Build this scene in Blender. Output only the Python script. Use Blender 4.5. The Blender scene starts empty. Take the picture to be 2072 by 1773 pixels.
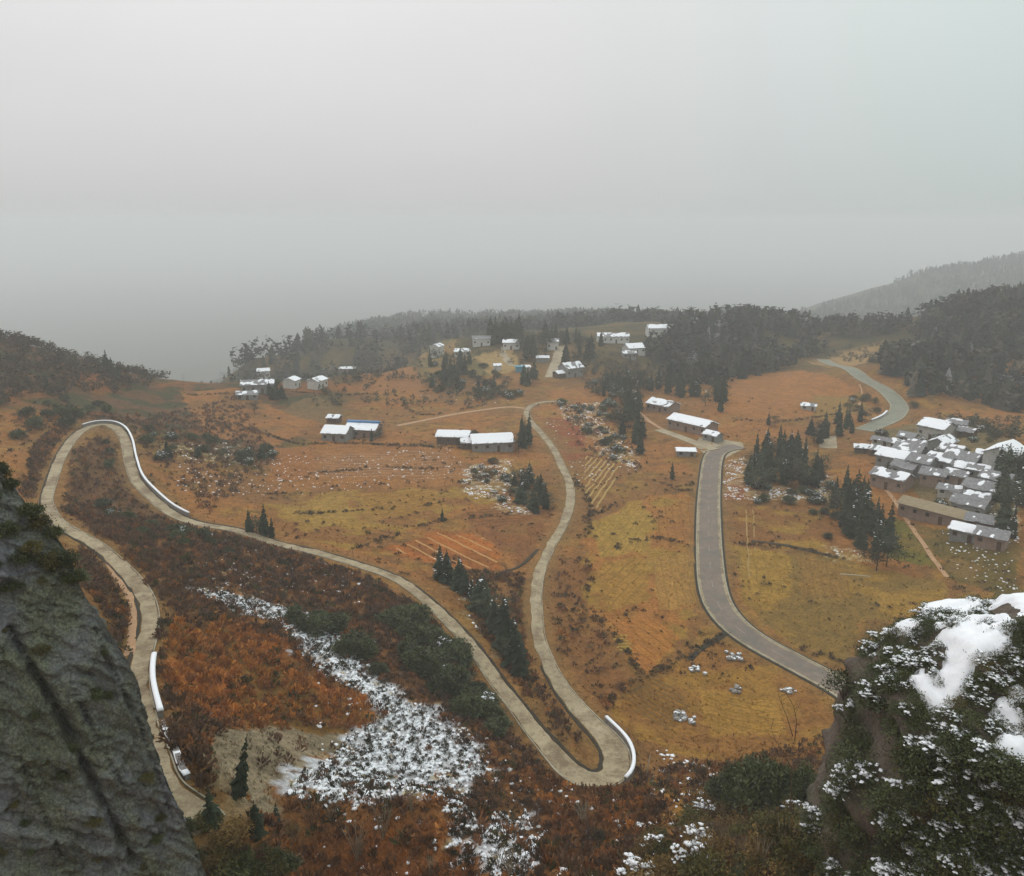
import bpy, math, random
import numpy as np
from mathutils import Vector

random.seed(7)
rng = np.random.default_rng(11)
SC = bpy.context.scene
COL = SC.collection

# ------------------------------------------------------------------ camera
CAMZ, FPX, FW, FH, HOR = 82.0, 1755.0, 2072.0, 1773.0, 450.0
PITCH = math.atan((FH / 2 - HOR) / FPX)
cam_d = bpy.data.cameras.new('camera')
cam = bpy.data.objects.new('camera', cam_d)
COL.objects.link(cam)
cam.location = (0, 0, CAMZ)
cam.rotation_euler = (math.pi / 2 - PITCH, 0, 0)
cam_d.sensor_fit = 'HORIZONTAL'
cam_d.sensor_width = 36.0
cam_d.lens = 36.0 * FPX / FW
cam_d.clip_start = 0.5
cam_d.clip_end = 20000
SC.camera = cam

# ------------------------------------------------------------------ world: flat overcast
SUN_EL, SUN_AZ = math.radians(48), math.radians(-35)
ZENITH = 15.0
world = bpy.data.worlds.new('World')
SC.world = world
world.use_nodes = True
wn, wl = world.node_tree.nodes, world.node_tree.links
wn.clear()
w_out = wn.new('ShaderNodeOutputWorld')
w_bg = wn.new('ShaderNodeBackground')
w_sky = wn.new('ShaderNodeTexSky')
w_sky.sky_type = 'NISHITA'
w_sky.sun_disc = False
w_sky.sun_elevation = SUN_EL
w_sky.sun_rotation = SUN_AZ
w_sky.dust_density = 4.0
w_hs = wn.new('ShaderNodeHueSaturation')
w_hs.inputs['Saturation'].default_value = 0.05
w_co = wn.new('ShaderNodeTexCoord')
w_sep = wn.new('ShaderNodeSeparateXYZ')
w_no = wn.new('ShaderNodeTexNoise')          # faint unevenness of the cloud sheet
w_no.inputs['Scale'].default_value = 1.8
w_no.inputs['Detail'].default_value = 3.0
w_map = wn.new('ShaderNodeMapping')
w_map.inputs['Scale'].default_value = (1, 1, 3.0)
w_rmp = wn.new('ShaderNodeValToRGB')
w_rmp.color_ramp.elements[0].position = 0.3
w_rmp.color_ramp.elements[0].color = (0.91, 0.925, 0.925, 1)
w_rmp.color_ramp.elements[1].position = 0.7
w_rmp.color_ramp.elements[1].color = (1.0, 1.0, 1.0, 1)
w_cie = wn.new('ShaderNodeMapRange')         # standard overcast sky: three times brighter overhead than at the horizon
w_cie.inputs['To Min'].default_value = ZENITH * 0.415
w_cie.inputs['To Max'].default_value = ZENITH
w_mul = wn.new('ShaderNodeMix')
w_mul.data_type = 'RGBA'
w_mul.blend_type = 'MULTIPLY'
w_mul.inputs[0].default_value = 1.0
w_mix = wn.new('ShaderNodeMix')
w_mix.data_type = 'RGBA'
w_mix.inputs[0].default_value = 0.93
wl.new(w_sky.outputs[0], w_hs.inputs['Color'])
wl.new(w_co.outputs['Generated'], w_sep.inputs[0])
wl.new(w_sep.outputs['Z'], w_cie.inputs['Value'])
wl.new(w_co.outputs['Generated'], w_map.inputs['Vector'])
wl.new(w_map.outputs[0], w_no.inputs['Vector'])
wl.new(w_no.outputs['Fac'], w_rmp.inputs['Fac'])
w_tr = wn.new('ShaderNodeMapRange')          # thinner, faintly cyan cloud towards one side
w_tr.interpolation_type = 'SMOOTHSTEP'
w_tr.inputs['From Min'].default_value = 0.0
w_tr.inputs['From Max'].default_value = 0.55
w_tr.inputs['To Max'].default_value = 0.9
w_tint = wn.new('ShaderNodeMix')
w_tint.data_type = 'RGBA'
w_tint.inputs[7].default_value = (0.82, 0.955, 0.93, 1)
wl.new(w_sep.outputs['X'], w_tr.inputs['Value'])
wl.new(w_tr.outputs[0], w_tint.inputs[0])
wl.new(w_rmp.outputs[0], w_tint.inputs[6])
wl.new(w_tint.outputs[2], w_mul.inputs[6])
wl.new(w_cie.outputs[0], w_mul.inputs[7])
wl.new(w_hs.outputs[0], w_mix.inputs[6])
wl.new(w_mul.outputs[2], w_mix.inputs[7])
wl.new(w_mix.outputs[2], w_bg.inputs['Color'])
w_bg.inputs['Strength'].default_value = 0.1
wl.new(w_bg.outputs[0], w_out.inputs['Surface'])

sun_d = bpy.data.lights.new('sun', 'SUN')
sun_d.energy = 0.6
sun_d.angle = math.radians(22)
sun_d.color = (1.0, 0.96, 0.9)
sun = bpy.data.objects.new('sun', sun_d)
COL.objects.link(sun)
sun.location = (0, 0, 300)
sun.rotation_euler = (math.pi / 2 - SUN_EL, 0, math.radians(180) + SUN_AZ * -1)

vs = SC.view_settings
vs.view_transform = 'Standard'
vs.look = 'None'
vs.exposure = 0.0
vs.gamma = 1.0
vs.use_curve_mapping = False
SC.render.engine = 'CYCLES'
cy = SC.cycles
cy.use_denoising = True
cy.max_bounces = 6
cy.diffuse_bounces = 2
cy.glossy_bounces = 2
cy.transmission_bounces = 2
cy.volume_bounces = 3
cy.transparent_max_bounces = 6
cy.caustics_reflective = False
cy.caustics_refractive = False

# ------------------------------------------------------------------ maths helpers
SP, CP = math.sin(PITCH), math.cos(PITCH)


def ray(u, v):
    a, b = (u - FW / 2) / FPX, -(v - FH / 2) / FPX
    return np.array([a, CP + b * SP, -SP + b * CP])


def at_depth(u, v, y):
    d = ray(u, v)
    return np.array([0, 0, CAMZ]) + d * (y / d[1])


def at_z(u, v, z):
    d = ray(u, v)
    return np.array([0, 0, CAMZ]) + d * ((z - CAMZ) / d[2])


def project(P):
    P = np.asarray(P, float) - np.array([0, 0, CAMZ])
    zc = P[..., 1] * CP - P[..., 2] * SP
    yc = P[..., 1] * SP + P[..., 2] * CP
    return FW / 2 + FPX * P[..., 0] / zc, FH / 2 - FPX * yc / zc


def _h(ix, iy, s):
    n = (ix.astype(np.int64) * 374761393 + iy.astype(np.int64) * 668265263 + s * 974634541) & 0x7fffffff
    n = ((n ^ (n >> 13)) * 1274126177) & 0x7fffffff
    return ((n ^ (n >> 16)) & 0xffff) / 65535.0


def vnoise(x, y, s=0):
    ix, iy = np.floor(x), np.floor(y)
    fx, fy = x - ix, y - iy
    fx, fy = fx * fx * (3 - 2 * fx), fy * fy * (3 - 2 * fy)
    a, b = _h(ix, iy, s), _h(ix + 1, iy, s)
    c, d = _h(ix, iy + 1, s), _h(ix + 1, iy + 1, s)
    return (a * (1 - fx) + b * fx) * (1 - fy) + (c * (1 - fx) + d * fx) * fy


def fbm(x, y, sc, octv=4, s=0):
    x, y = np.asarray(x, float) / sc, np.asarray(y, float) / sc
    t, amp, tot = 0, 1.0, 0
    for k in range(octv):
        t = t + amp * vnoise(x * 2 ** k + 17.3 * k, y * 2 ** k - 9.1 * k, s + k)
        tot += amp
        amp *= 0.5
    return t / tot


def inpoly(px, py, poly):
    poly = np.asarray(poly)
    r = np.zeros(np.shape(px), bool)
    n = len(poly)
    j = n - 1
    for i in range(n):
        xi, yi = poly[i, 0], poly[i, 1]
        xj, yj = poly[j, 0], poly[j, 1]
        if yi != yj:
            c = ((yi > py) != (yj > py)) & (px < (xj - xi) * (py - yi) / (yj - yi) + xi)
            r ^= c
        j = i
    return r


# ------------------------------------------------------------------ object helpers
def mk_mesh(name, V, F, col=None, smooth=False):
    V = np.asarray(V, np.float32)
    me = bpy.data.meshes.new(name)
    if isinstance(F, np.ndarray):
        n, k = F.shape
        me.vertices.add(len(V))
        me.vertices.foreach_set('co', V.ravel())
        me.loops.add(n * k)
        me.loops.foreach_set('vertex_index', F.ravel().astype(np.int32))
        me.polygons.add(n)
        me.polygons.foreach_set('loop_start', np.arange(0, n * k, k, dtype=np.int32))
        me.update(calc_edges=True)
    else:
        me.from_pydata([tuple(map(float, p)) for p in V], [], F)
        me.update()
    if col is not None:
        at = me.color_attributes.new('cover', 'FLOAT_COLOR', 'POINT')
        c4 = np.ones((len(V), 4), np.float32)
        c4[:, :3] = col
        at.data.foreach_set('color', c4.ravel())
    me.polygons.foreach_set('use_smooth', np.full(len(me.polygons), smooth))
    return me


def link(name, me, mat=None, parent=None):
    o = bpy.data.objects.new(name, me)
    COL.objects.link(o)
    if mat and me and not me.materials:
        me.materials.append(mat)
    if parent:
        o.parent = parent
    return o


def tag(o, label=None, cat=None, group=None, kind=None):
    if label:
        o['label'] = label
    if cat:
        o['category'] = cat
    if group:
        o['group'] = group
    if kind:
        o['kind'] = kind
    return o


def thing(name, label, cat, loc=(0, 0, 0), rz=0.0, group=None):
    o = bpy.data.objects.new(name, None)
    COL.objects.link(o)
    o.empty_display_size = 0.3
    o.location = [float(c) for c in loc]
    o.rotation_euler = (0, 0, rz)
    return tag(o, label, cat, group)


class MB:
    """collects boxes, prisms and tubes into one mesh"""
    def __init__(s):
        s.V, s.F = [], []

    def add(s, V, F):
        b = len(s.V)
        s.V += [tuple(map(float, p)) for p in V]
        s.F += [tuple(b + i for i in f) for f in F]
        return s

    def box(s, x0, x1, y0, y1, z0, z1):
        return s.add([(x0, y0, z0), (x1, y0, z0), (x1, y1, z0), (x0, y1, z0),
                      (x0, y0, z1), (x1, y0, z1), (x1, y1, z1), (x0, y1, z1)],
                     [(3, 2, 1, 0), (4, 5, 6, 7), (0, 1, 5, 4), (1, 2, 6, 5), (2, 3, 7, 6), (3, 0, 4, 7)])

    def tube(s, pts, rad, n=6):
        pts = [Vector(p) for p in pts]
        R = rad if isinstance(rad, (list, tuple)) else [rad] * len(pts)
        V, F = [], []
        for i, p in enumerate(pts):
            d = (pts[min(i + 1, len(pts) - 1)] - pts[max(i - 1, 0)]).normalized()
            a = d.orthogonal().normalized()
            b = d.cross(a)
            for k in range(n):
                t = 2 * math.pi * k / n
                V.append(p + (a * math.cos(t) + b * math.sin(t)) * R[i])
        for i in range(len(pts) - 1):
            for k in range(n):
                k2 = (k + 1) % n
                F.append((i * n + k, i * n + k2, (i + 1) * n + k2, (i + 1) * n + k))
        F.append(tuple(range(n))[::-1])
        F.append(tuple((len(pts) - 1) * n + k for k in range(n)))
        return s.add(V, F)

    def mesh(s, name, smooth=False):
        return mk_mesh(name, s.V, s.F, smooth=smooth)


# ------------------------------------------------------------------ materials
def new_mat(name, rough=0.9, spec=0.2):
    m = bpy.data.materials.new(name)
    m.use_nodes = True
    nt = m.node_tree
    b = nt.nodes['Principled BSDF']
    b.inputs['Roughness'].default_value = rough
    b.inputs['Specular IOR Level'].default_value = spec
    return m, nt, b


def N(nt, t, **kw):
    n = nt.nodes.new(t)
    for k, v in kw.items():
        if k in n.inputs.keys():
            n.inputs[k].default_value = v
        else:
            setattr(n, k, v)
    return n


def mixc(nt, fac, a, b, blend='MIX'):
    m = nt.nodes.new('ShaderNodeMix')
    m.data_type = 'RGBA'
    m.blend_type = blend
    for s, v in ((0, fac), (6, a), (7, b)):
        if isinstance(v, (int, float)):
            m.inputs[s].default_value = v
        elif isinstance(v, tuple):
            m.inputs[s].default_value = (*v[:3], 1)
        else:
            nt.links.new(v, m.inputs[s])
    return m.outputs[2]


def ramp(nt, src, stops):
    r = nt.nodes.new('ShaderNodeValToRGB')
    e = r.color_ramp.elements
    while len(e) < len(stops):
        e.new(0.5)
    for i, (p, c) in enumerate(stops):
        e[i].position = p
        e[i].color = (*c, 1) if isinstance(c, tuple) else (c, c, c, 1)
    nt.links.new(src, r.inputs['Fac'])
    return r.outputs['Color']


def noise(nt, scale, detail=4, rough=0.6, vec=None):
    n = N(nt, 'ShaderNodeTexNoise')
    n.inputs['Scale'].default_value = scale
    n.inputs['Detail'].default_value = detail
    n.inputs['Roughness'].default_value = rough
    if vec is not None:
        nt.links.new(vec, n.inputs['Vector'])
    return n.outputs['Fac']


def bump(nt, b, src, dist, strength=1.0):
    n = N(nt, 'ShaderNodeBump')
    n.inputs['Distance'].default_value = dist
    n.inputs['Strength'].default_value = strength
    nt.links.new(src, n.inputs['Height'])
    nt.links.new(n.outputs[0], b.inputs['Normal'])


def pos(nt):
    return N(nt, 'ShaderNodeNewGeometry').outputs['Position']


def objco(nt):
    return N(nt, 'ShaderNodeTexCoord').outputs['Object']


def simple(name, c1, c2, scale=1.0, rough=0.9, spec=0.2, bmp=0.0, world_co=False, rnd=0.0, stops=(0.3, 0.7)):
    m, nt, b = new_mat(name, rough, spec)
    v = pos(nt) if world_co else objco(nt)
    n = noise(nt, scale, 5, 0.65, v)
    c = ramp(nt, n, [(stops[0], c1), (stops[1], c2)])
    if rnd:
        oi = N(nt, 'ShaderNodeObjectInfo')
        mr = N(nt, 'ShaderNodeMapRange')
        mr.inputs['To Min'].default_value = 1 - rnd
        mr.inputs['To Max'].default_value = 1 + rnd
        nt.links.new(oi.outputs['Random'], mr.inputs['Value'])
        c = mixc(nt, 1.0, c, mr.outputs[0], 'MULTIPLY')
    nt.links.new(c, b.inputs['Base Color'])
    if bmp:
        bump(nt, b, n, bmp)
    return m


def cover_mat(name, rough=0.95, grain=True, trans=0.0):
    m, nt, b = new_mat(name, rough, 0.12)
    a = N(nt, 'ShaderNodeVertexColor', layer_name='cover')
    c = a.outputs['Color']
    if grain:
        p = pos(nt)
        n1, n2, n3 = noise(nt, 0.35, 4, 0.6, p), noise(nt, 1.6, 4, 0.7, p), noise(nt, 6.0, 3, 0.7, p)
        c = mixc(nt, 1.0, c, ramp(nt, n1, [(0.3, 0.72), (0.7, 1.22)]), 'MULTIPLY')
        c = mixc(nt, 1.0, c, ramp(nt, n2, [(0.28, 0.55), (0.72, 1.4)]), 'MULTIPLY')
        c = mixc(nt, 1.0, c, ramp(nt, n3, [(0.3, 0.65), (0.7, 1.3)]), 'MULTIPLY')
        bump(nt, b, n2, 0.35)
    nt.links.new(c, b.inputs['Base Color'])
    return m


M_ground = cover_mat('ground_cover')
M_tuft = cover_mat('tuft', grain=False)
M_snow = simple('snow', (0.74, 0.77, 0.82), (0.86, 0.87, 0.89), 3.0, 0.7, 0.3, 0.03)
M_conc = None
M_bark = simple('bark', (0.05, 0.036, 0.026), (0.10, 0.075, 0.055), 6.0, 0.95)
M_conif = simple('conifer_green', (0.016, 0.026, 0.014), (0.034, 0.045, 0.022), 0.8, 0.85, 0.15, rnd=0.3)
M_farfor = simple('far_forest', (0.014, 0.022, 0.018), (0.050, 0.056, 0.036), 0.11, 0.9, 0.1, world_co=True)
M_leaf = simple('evergreen_leaf', (0.024, 0.038, 0.013), (0.085, 0.098, 0.024), 2.2, 0.55, 0.35, rnd=0.3)
M_leafdry = simple('dry_leaf', (0.095, 0.062, 0.022), (0.22, 0.14, 0.045), 2.2, 0.85, 0.15, rnd=0.35)
M_leafolive = simple('olive_leaf', (0.045, 0.046, 0.014), (0.125, 0.105, 0.030), 2.0, 0.8, 0.2, rnd=0.35)
M_twig = simple('twig', (0.085, 0.055, 0.035), (0.16, 0.11, 0.07), 3.0, 0.9, rnd=0.3)
M_palestem = simple('pale_stem', (0.24, 0.19, 0.12), (0.34, 0.28, 0.19), 3.0, 0.85)
M_stone = simple('stone', (0.16, 0.15, 0.14), (0.34, 0.32, 0.29), 2.5, 0.9, rnd=0.3)


def concrete_mat(name, c1, c2, wet=(0.12, 0.10, 0.07)):
    m, nt, b = new_mat(name, 0.85, 0.25)
    p = pos(nt)
    c = ramp(nt, noise(nt, 0.5, 5, 0.65, p), [(0.3, c1), (0.7, c2)])
    st = ramp(nt, noise(nt, 0.16, 5, 0.75, p), [(0.46, 0.0), (0.62, 0.85)])
    c = mixc(nt, st, c, wet)
    st2 = ramp(nt, noise(nt, 0.9, 6, 0.8, p), [(0.52, 0.0), (0.60, 0.6)])
    c = mixc(nt, st2, c, wet)
    c = mixc(nt, 1.0, c, ramp(nt, noise(nt, 4.0, 3, 0.7, p), [(0.3, 0.86), (0.7, 1.1)]), 'MULTIPLY')
    nt.links.new(c, b.inputs['Base Color'])
    return m


M_conc = concrete_mat('concrete_road', (0.29, 0.235, 0.145), (0.41, 0.34, 0.22), (0.155, 0.105, 0.06))
M_pave = concrete_mat('paved_yard', (0.32, 0.26, 0.17), (0.42, 0.35, 0.24), (0.24, 0.19, 0.12))
M_asph = concrete_mat('asphalt_road', (0.172, 0.132, 0.103), (0.222, 0.174, 0.138), (0.135, 0.125, 0.108))
M_farasph = concrete_mat('pale_asphalt', (0.20, 0.20, 0.155), (0.25, 0.25, 0.19), (0.18, 0.18, 0.14))
M_kerb = simple('kerb_concrete', (0.22, 0.20, 0.14), (0.42, 0.38, 0.29), 0.7, 0.9, world_co=True)
M_track = simple('dirt_track', (0.34, 0.19, 0.10), (0.44, 0.28, 0.16), 0.6, 0.95, world_co=True)
M_line = simple('road_paint', (0.17, 0.155, 0.135), (0.34, 0.32, 0.28), 1.5, 0.8, world_co=True)
M_wallstone = simple('parapet_stone', (0.13, 0.12, 0.115), (0.30, 0.28, 0.26), 1.8, 0.9, world_co=True, bmp=0.05)
M_ditch = simple('ditch', (0.022, 0.020, 0.014), (0.05, 0.042, 0.028), 1.0, 0.95, world_co=True)

# ------------------------------------------------------------------ terrain heights
CP_LIST = []


def cz(*pts):
    for u, v, z in pts:
        CP_LIST.append(at_z(u, v, z))


def cd(*pts):
    for u, v, y in pts:
        CP_LIST.append(at_depth(u, v, y))


def cw(*pts):
    for p in pts:
        CP_LIST.append(np.array(p, float))


# valley floor
cz((600, 1000, 3), (800, 1000, 1), (1000, 1000, 0), (1200, 1000, 0), (1440, 1000, 0), (1600, 1000, -1), (1900, 1050, 0),
   (700, 900, 1), (900, 900, 1), (1100, 900, 0), (1300, 900, 0), (1440, 900, 1), (1600, 900, 0), (1780, 900, 2), (1900, 900, 5),
   (2060, 900, 12), (2060, 1050, 5), (620, 830, 1), (800, 800, 1), (1000, 800, 0), (1200, 800, 1), (1400, 830, 3), (1550, 800, 2),
   (1700, 800, 1), (1840, 815, 4), (500, 775, 1), (700, 760, 1), (900, 740, 2), (1100, 740, 2), (1250, 720, 4),
   (900, 690, 4), (1100, 690, 5), (1300, 690, 7), (1760, 850, 1),
   (1100, 1150, 0.5), (1300, 1150, -1), (1500, 1200, -2), (1720, 1200, -2), (2060, 1180, -1), (1720, 1400, -4), (1500, 1400, -4),
   (1340, 1400, -2), (1350, 1520, -1), (1500, 1500, -3), (950, 1100, 2), (700, 1060, 5))
# the lower carriageway climbing left from the hairpin, the loop and the upper carriageway
cz((1085, 1250, 1), (1140, 1390, 2), (1230, 1560, 4), (1100, 1490, 4.5), (1000, 1370, 6), (850, 1200, 7.5), (700, 1140, 9), (500, 1080, 11),
   (370, 1045, 13), (270, 960, 15), (240, 880, 17), (200, 855, 18), (120, 920, 20), (95, 1010, 22), (170, 1090, 24),
   (250, 1150, 25), (310, 1250, 26), (300, 1330, 27), (305, 1400, 28), (330, 1490, 30), (400, 1600, 32), (450, 1690, 33))
# the slope between them and down to the foreground
cz((1230, 1660, 9), (1000, 1550, 8), (1050, 1700, 14), (820, 1450, 10.5), (800, 1600, 14), (800, 1720, 20), (640, 1330, 14), (600, 1500, 18),
   (600, 1700, 27), (450, 1300, 20), (470, 1500, 24), (720, 1250, 10.5), (520, 1180, 14.5), (400, 1120, 18), (180, 950, 18), (250, 1030, 17),
   (1330, 1720, 17), (1450, 1610, 12), (1500, 1720, 28), (1700, 1720, 38), (1620, 1560, 6), (1950, 1700, 40))
# left-hand hill and its skyline
cd((20, 690, 420), (-60, 660, 410), (120, 715, 425), (230, 750, 435), (340, 775, 445), (20, 780, 320), (120, 790, 330), (250, 810, 350),
   (20, 900, 235), (430, 790, 400), (420, 860, 330), (-60, 950, 180))
cw((-170, 560, -60), (-260, 560, -40), (-330, 520, -10), (-420, 700, -110), (-260, 760, -130), (-110, 640, -45), (-600, 500, -30), (-600, 300, 60))
# far wooded ridge behind the village
cd((600, 715, 760), (520, 730, 660), (700, 672, 1400), (850, 646, 1600), (960, 653, 1600), (1150, 643, 1650), (1300, 646, 1500), (1150, 668, 850),
   (850, 668, 1000), (1330, 740, 520), (1400, 700, 560), (1500, 655, 620), (1590, 680, 600), (1640, 735, 520), (1380, 780, 440),
   (1640, 660, 1500), (1700, 720, 560), (1700, 690, 700))
# right-hand mountains and the dark hill over the road
cd((1700, 616, 1750), (1800, 588, 1850), (1865, 553, 1900), (1905, 536, 1920), (1955, 543, 1950), (2050, 526, 2000), (2300, 520, 2000),
   (1750, 668, 1200), (1850, 682, 560), (1930, 625, 600), (2050, 610, 620), (2200, 600, 620), (1800, 745, 430), (1900, 780, 410),
   (2000, 750, 440), (2060, 830, 390), (1960, 690, 520), (2200, 800, 400), (1850, 800, 385))
cw((480, 800, -40), (620, 820, -30), (200, 2200, -290), (-300, 2200, -290), (-900, 1900, -290), (600, 2600, -250), (1500, 2600, -200), (700, 1150, -60), (900, 1250, -60),
   (-600, 1100, -260), (250, 800, -10), (900, 500, 60), (700, 300, 50), (0, 1150, -60), (-250, 1150, -80), (300, 1150, -50))
# ground under and beside the look-out
cw((0, 4, 60), (-20, 20, 22), (20, 20, 46), (0, 35, 34), (40, 30, 46), (60, 60, 40), (-36, 38, 18), (-60, 25, 16), (-27, 46, 24), (60, 110, 6), (110, 80, 8), (110, 30, 45),
   (-110, 60, 40), (-90, 90, 48), (-130, 150, 45), (-55, 75, 40), (-45, 60, 24), (150, 60, 20), (-20, -60, 70), (150, -60, 60), (-150, -60, 80),
   (30, 62, 33), (200, 130, 2), (220, 220, 3), (330, 300, 30))
CPA = np.array(CP_LIST)
MQ = 10.0
_d = np.sqrt(((CPA[:, None, :2] - CPA[None, :, :2]) ** 2).sum(-1) + MQ ** 2)
_n = len(CPA)
_A = np.zeros((_n + 1, _n + 1))
_A[:_n, :_n] = -_d + np.eye(_n) * 0.6 * -1
_A[:_n, _n] = 1
_A[_n, :_n] = 1
RBFW = np.linalg.solve(_A, np.append(CPA[:, 2], 0))


def axis(lo, hi, step, far_lo, far_hi, g=1.07):
    a = list(np.arange(lo, hi, step))
    s, p = step, a[-1]
    while p < far_hi:
        s *= g
        p += s
        a.append(p)
    s, p, b = step, lo, []
    while p > far_lo:
        s *= g
        p -= s
        b.append(p)
    return np.array(b[::-1] + a)


XS = axis(-185, 215, 0.9, -13000, 13000)
YS = axis(48, 420, 0.9, -3000, 13000)
GX, GY = np.meshgrid(XS, YS)          # rows follow y
Z = np.full(GX.shape, RBFW[_n])
for k in range(_n):
    Z -= RBFW[k] * np.sqrt((GX - CPA[k, 0]) ** 2 + (GY - CPA[k, 1]) ** 2 + MQ ** 2)
far = np.clip((np.hypot(GX, GY - 400) - 2200) / 900, 0, 1)
far = far * far * (3 - 2 * far)
Z = np.clip(Z, -300, 78)
Z = Z * (1 - far) + (-300) * far
nearw = np.clip((GY - 30) / 60, 0, 1)
Z += (fbm(GX, GY, 60, 4, 3) - 0.5) * 3.0 * nearw * (0.4 + 0.6 * np.clip((GY - 450) / 300, 0, 1))
Z += (fbm(GX, GY, 9, 4, 5) - 0.5) * 1.1 * nearw
ZW = np.clip((GY - 520) / 250, 0, 1)
Z += (fbm(GX, GY, 140, 4, 9) - 0.5) * 26 * ZW * (1 - far)
Z = np.minimum(Z, 84)


def ground(x, y, Zm=None):
    Zm = Z if Zm is None else Zm
    x, y = np.asarray(x, float), np.asarray(y, float)
    i = np.clip(np.searchsorted(XS, x) - 1, 0, len(XS) - 2)
    j = np.clip(np.searchsorted(YS, y) - 1, 0, len(YS) - 2)
    fx = np.clip((x - XS[i]) / (XS[i + 1] - XS[i]), 0, 1)
    fy = np.clip((y - YS[j]) / (YS[j + 1] - YS[j]), 0, 1)
    return (Zm[j, i] * (1 - fx) + Zm[j, i + 1] * fx) * (1 - fy) + (Zm[j + 1, i] * (1 - fx) + Zm[j + 1, i + 1] * fx) * fy


_T = np.concatenate([np.arange(40, 700, 0.5), np.arange(700, 3200, 2.0)])


def hit(u, v, ymin=40.0):
    """where the sight line through a picture point meets the ground"""
    d = ray(u, v)
    d = d / d[1]
    t = _T[_T >= ymin]
    P = np.array([0, 0, CAMZ])[None] + t[:, None] * d[None]
    g = P[:, 2] - ground(P[:, 0], P[:, 1])
    k = np.argmax(g < 0)
    if g[k] >= 0:
        k = len(t) - 1
        return P[k]
    if k == 0:
        return P[0]
    f = g[k - 1] / (g[k - 1] - g[k])
    return P[k - 1] * (1 - f) + P[k] * f


def wpoly(pts):
    return np.array([hit(u, v)[:2] for u, v in pts])


# ------------------------------------------------------------------ roads (centre lines, then the ground is graded to them)
def smooth_path(P, step=1.2):
    P = np.asarray(P, float)
    n = len(P)
    out = []
    for i in range(n - 1):
        p0, p1, p2, p3 = P[max(i - 1, 0)], P[i], P[i + 1], P[min(i + 2, n - 1)]
        m = max(2, int(np.linalg.norm(p2 - p1) / step))
        for k in range(m):
            t = k / m
            out.append(0.5 * ((2 * p1) + (-p0 + p2) * t + (2 * p0 - 5 * p1 + 4 * p2 - p3) * t * t + (-p0 + 3 * p1 - 3 * p2 + p3) * t ** 3))
    out.append(P[-1])
    out = np.array(out)
    s = np.concatenate([[0], np.cumsum(np.linalg.norm(np.diff(out, axis=0), axis=1))])
    q = np.arange(0, s[-1], step)
    return np.stack([np.interp(q, s, out[:, k]) for k in range(out.shape[1])], 1)


def gsm(a, n):
    k = np.exp(-0.5 * (np.arange(-3 * n, 3 * n + 1) / n) ** 2)
    k /= k.sum()
    return np.convolve(np.pad(a, 3 * n, mode='edge'), k, mode='valid')


ROADS = {}


def road(name, pix, width, smoothz=8, grade=True, shoulder=0.8, ymin=40):
    P = smooth_path([hit(u, v, ymin) for u, v in pix])
    P[:, 0], P[:, 1] = gsm(P[:, 0], 2), gsm(P[:, 1], 2)
    P[:, 2] = gsm(ground(P[:, 0], P[:, 1]), smoothz)
    T = np.gradient(P[:, :2], axis=0)
    T /= np.linalg.norm(T, axis=1)[:, None] + 1e-9
    ROADS[name] = dict(P=P, T=T, Nn=np.stack([-T[:, 1], T[:, 0]], 1), w=width, sh=shoulder, grade=grade, ws=np.ones(len(P)))
    return ROADS[name]


road('mountain', [(1155, 812), (1120, 812), (1085, 816), (1066, 830), (1072, 852), (1098, 880), (1120, 910), (1134, 940), (1150, 975), (1154, 1010),
                  (1142, 1055), (1117, 1100), (1095, 1145), (1085, 1190), (1085, 1240), (1090, 1290), (1105, 1330), (1130, 1380), (1165, 1430),
                  (1205, 1480), (1240, 1518), (1250, 1545), (1240, 1566), (1205, 1570), (1165, 1560), (1120, 1523), (1080, 1480), (1040, 1425),
                  (1005, 1375), (965, 1320), (915, 1265), (860, 1210), (800, 1170), (720, 1143), (640, 1118), (560, 1097), (480, 1075), (400, 1058),
                  (345, 1035), (305, 1005), (275, 970), (262, 930), (255, 895), (240, 870), (210, 858), (175, 864), (145, 890), (122, 925), (108, 965),
                  (97, 1000), (95, 1020), (112, 1050), (150, 1077), (200, 1108), (245, 1145), (280, 1185), (300, 1225), (303, 1260), (294, 1305),
                  (281, 1350), (279, 1400), (290, 1460), (310, 1510), (340, 1562), (378, 1620), (415, 1680), (450, 1760)], 4.2)
RM = ROADS['mountain']
_q = [int(np.argmin(np.hypot(*(RM['P'][:, :2] - hit(u, v)[:2]).T))) for u, v in ((1142, 1055), (1130, 1380), (1230, 1510), (1205, 1570), (1080, 1480), (800, 1170), (240, 870), (97, 1000), (300, 1225), (378, 1620))]
RM['ws'] = gsm(np.interp(np.arange(len(RM['P'])), _q, [.56, .58, .92, .92, .60, .50, .66, .52, .54, .60]), 6)
road('valley', [(1500, 903), (1470, 906), (1450, 915), (1441, 935), (1437, 970), (1434, 1020), (1434, 1080), (1436, 1130), (1441, 1180), (1455, 1225),
                (1490, 1270), (1540, 1305), (1600, 1338), (1660, 1370), (1720, 1405), (1800, 1460)], 7.0)
road('farm', [(1330, 868), (1370, 882), (1410, 897), (1450, 912)], 4.5)
road('upper', [(1665, 728), (1700, 742), (1740, 760), (1780, 783), (1812, 808), (1820, 828), (1806, 846), (1775, 860), (1745, 873)], 7.0)
road('village_lane', [(1112, 765), (1120, 745), (1127, 725), (1134, 700)], 5.5)
road('track', [(800, 862), (860, 850), (920, 838), (980, 829), (1035, 823), (1066, 828)], 2.4, shoulder=0.4)
road('footpath', [(1775, 965), (1800, 1000), (1840, 1060), (1880, 1120), (1920, 1172)], 1.3, grade=False)

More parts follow.
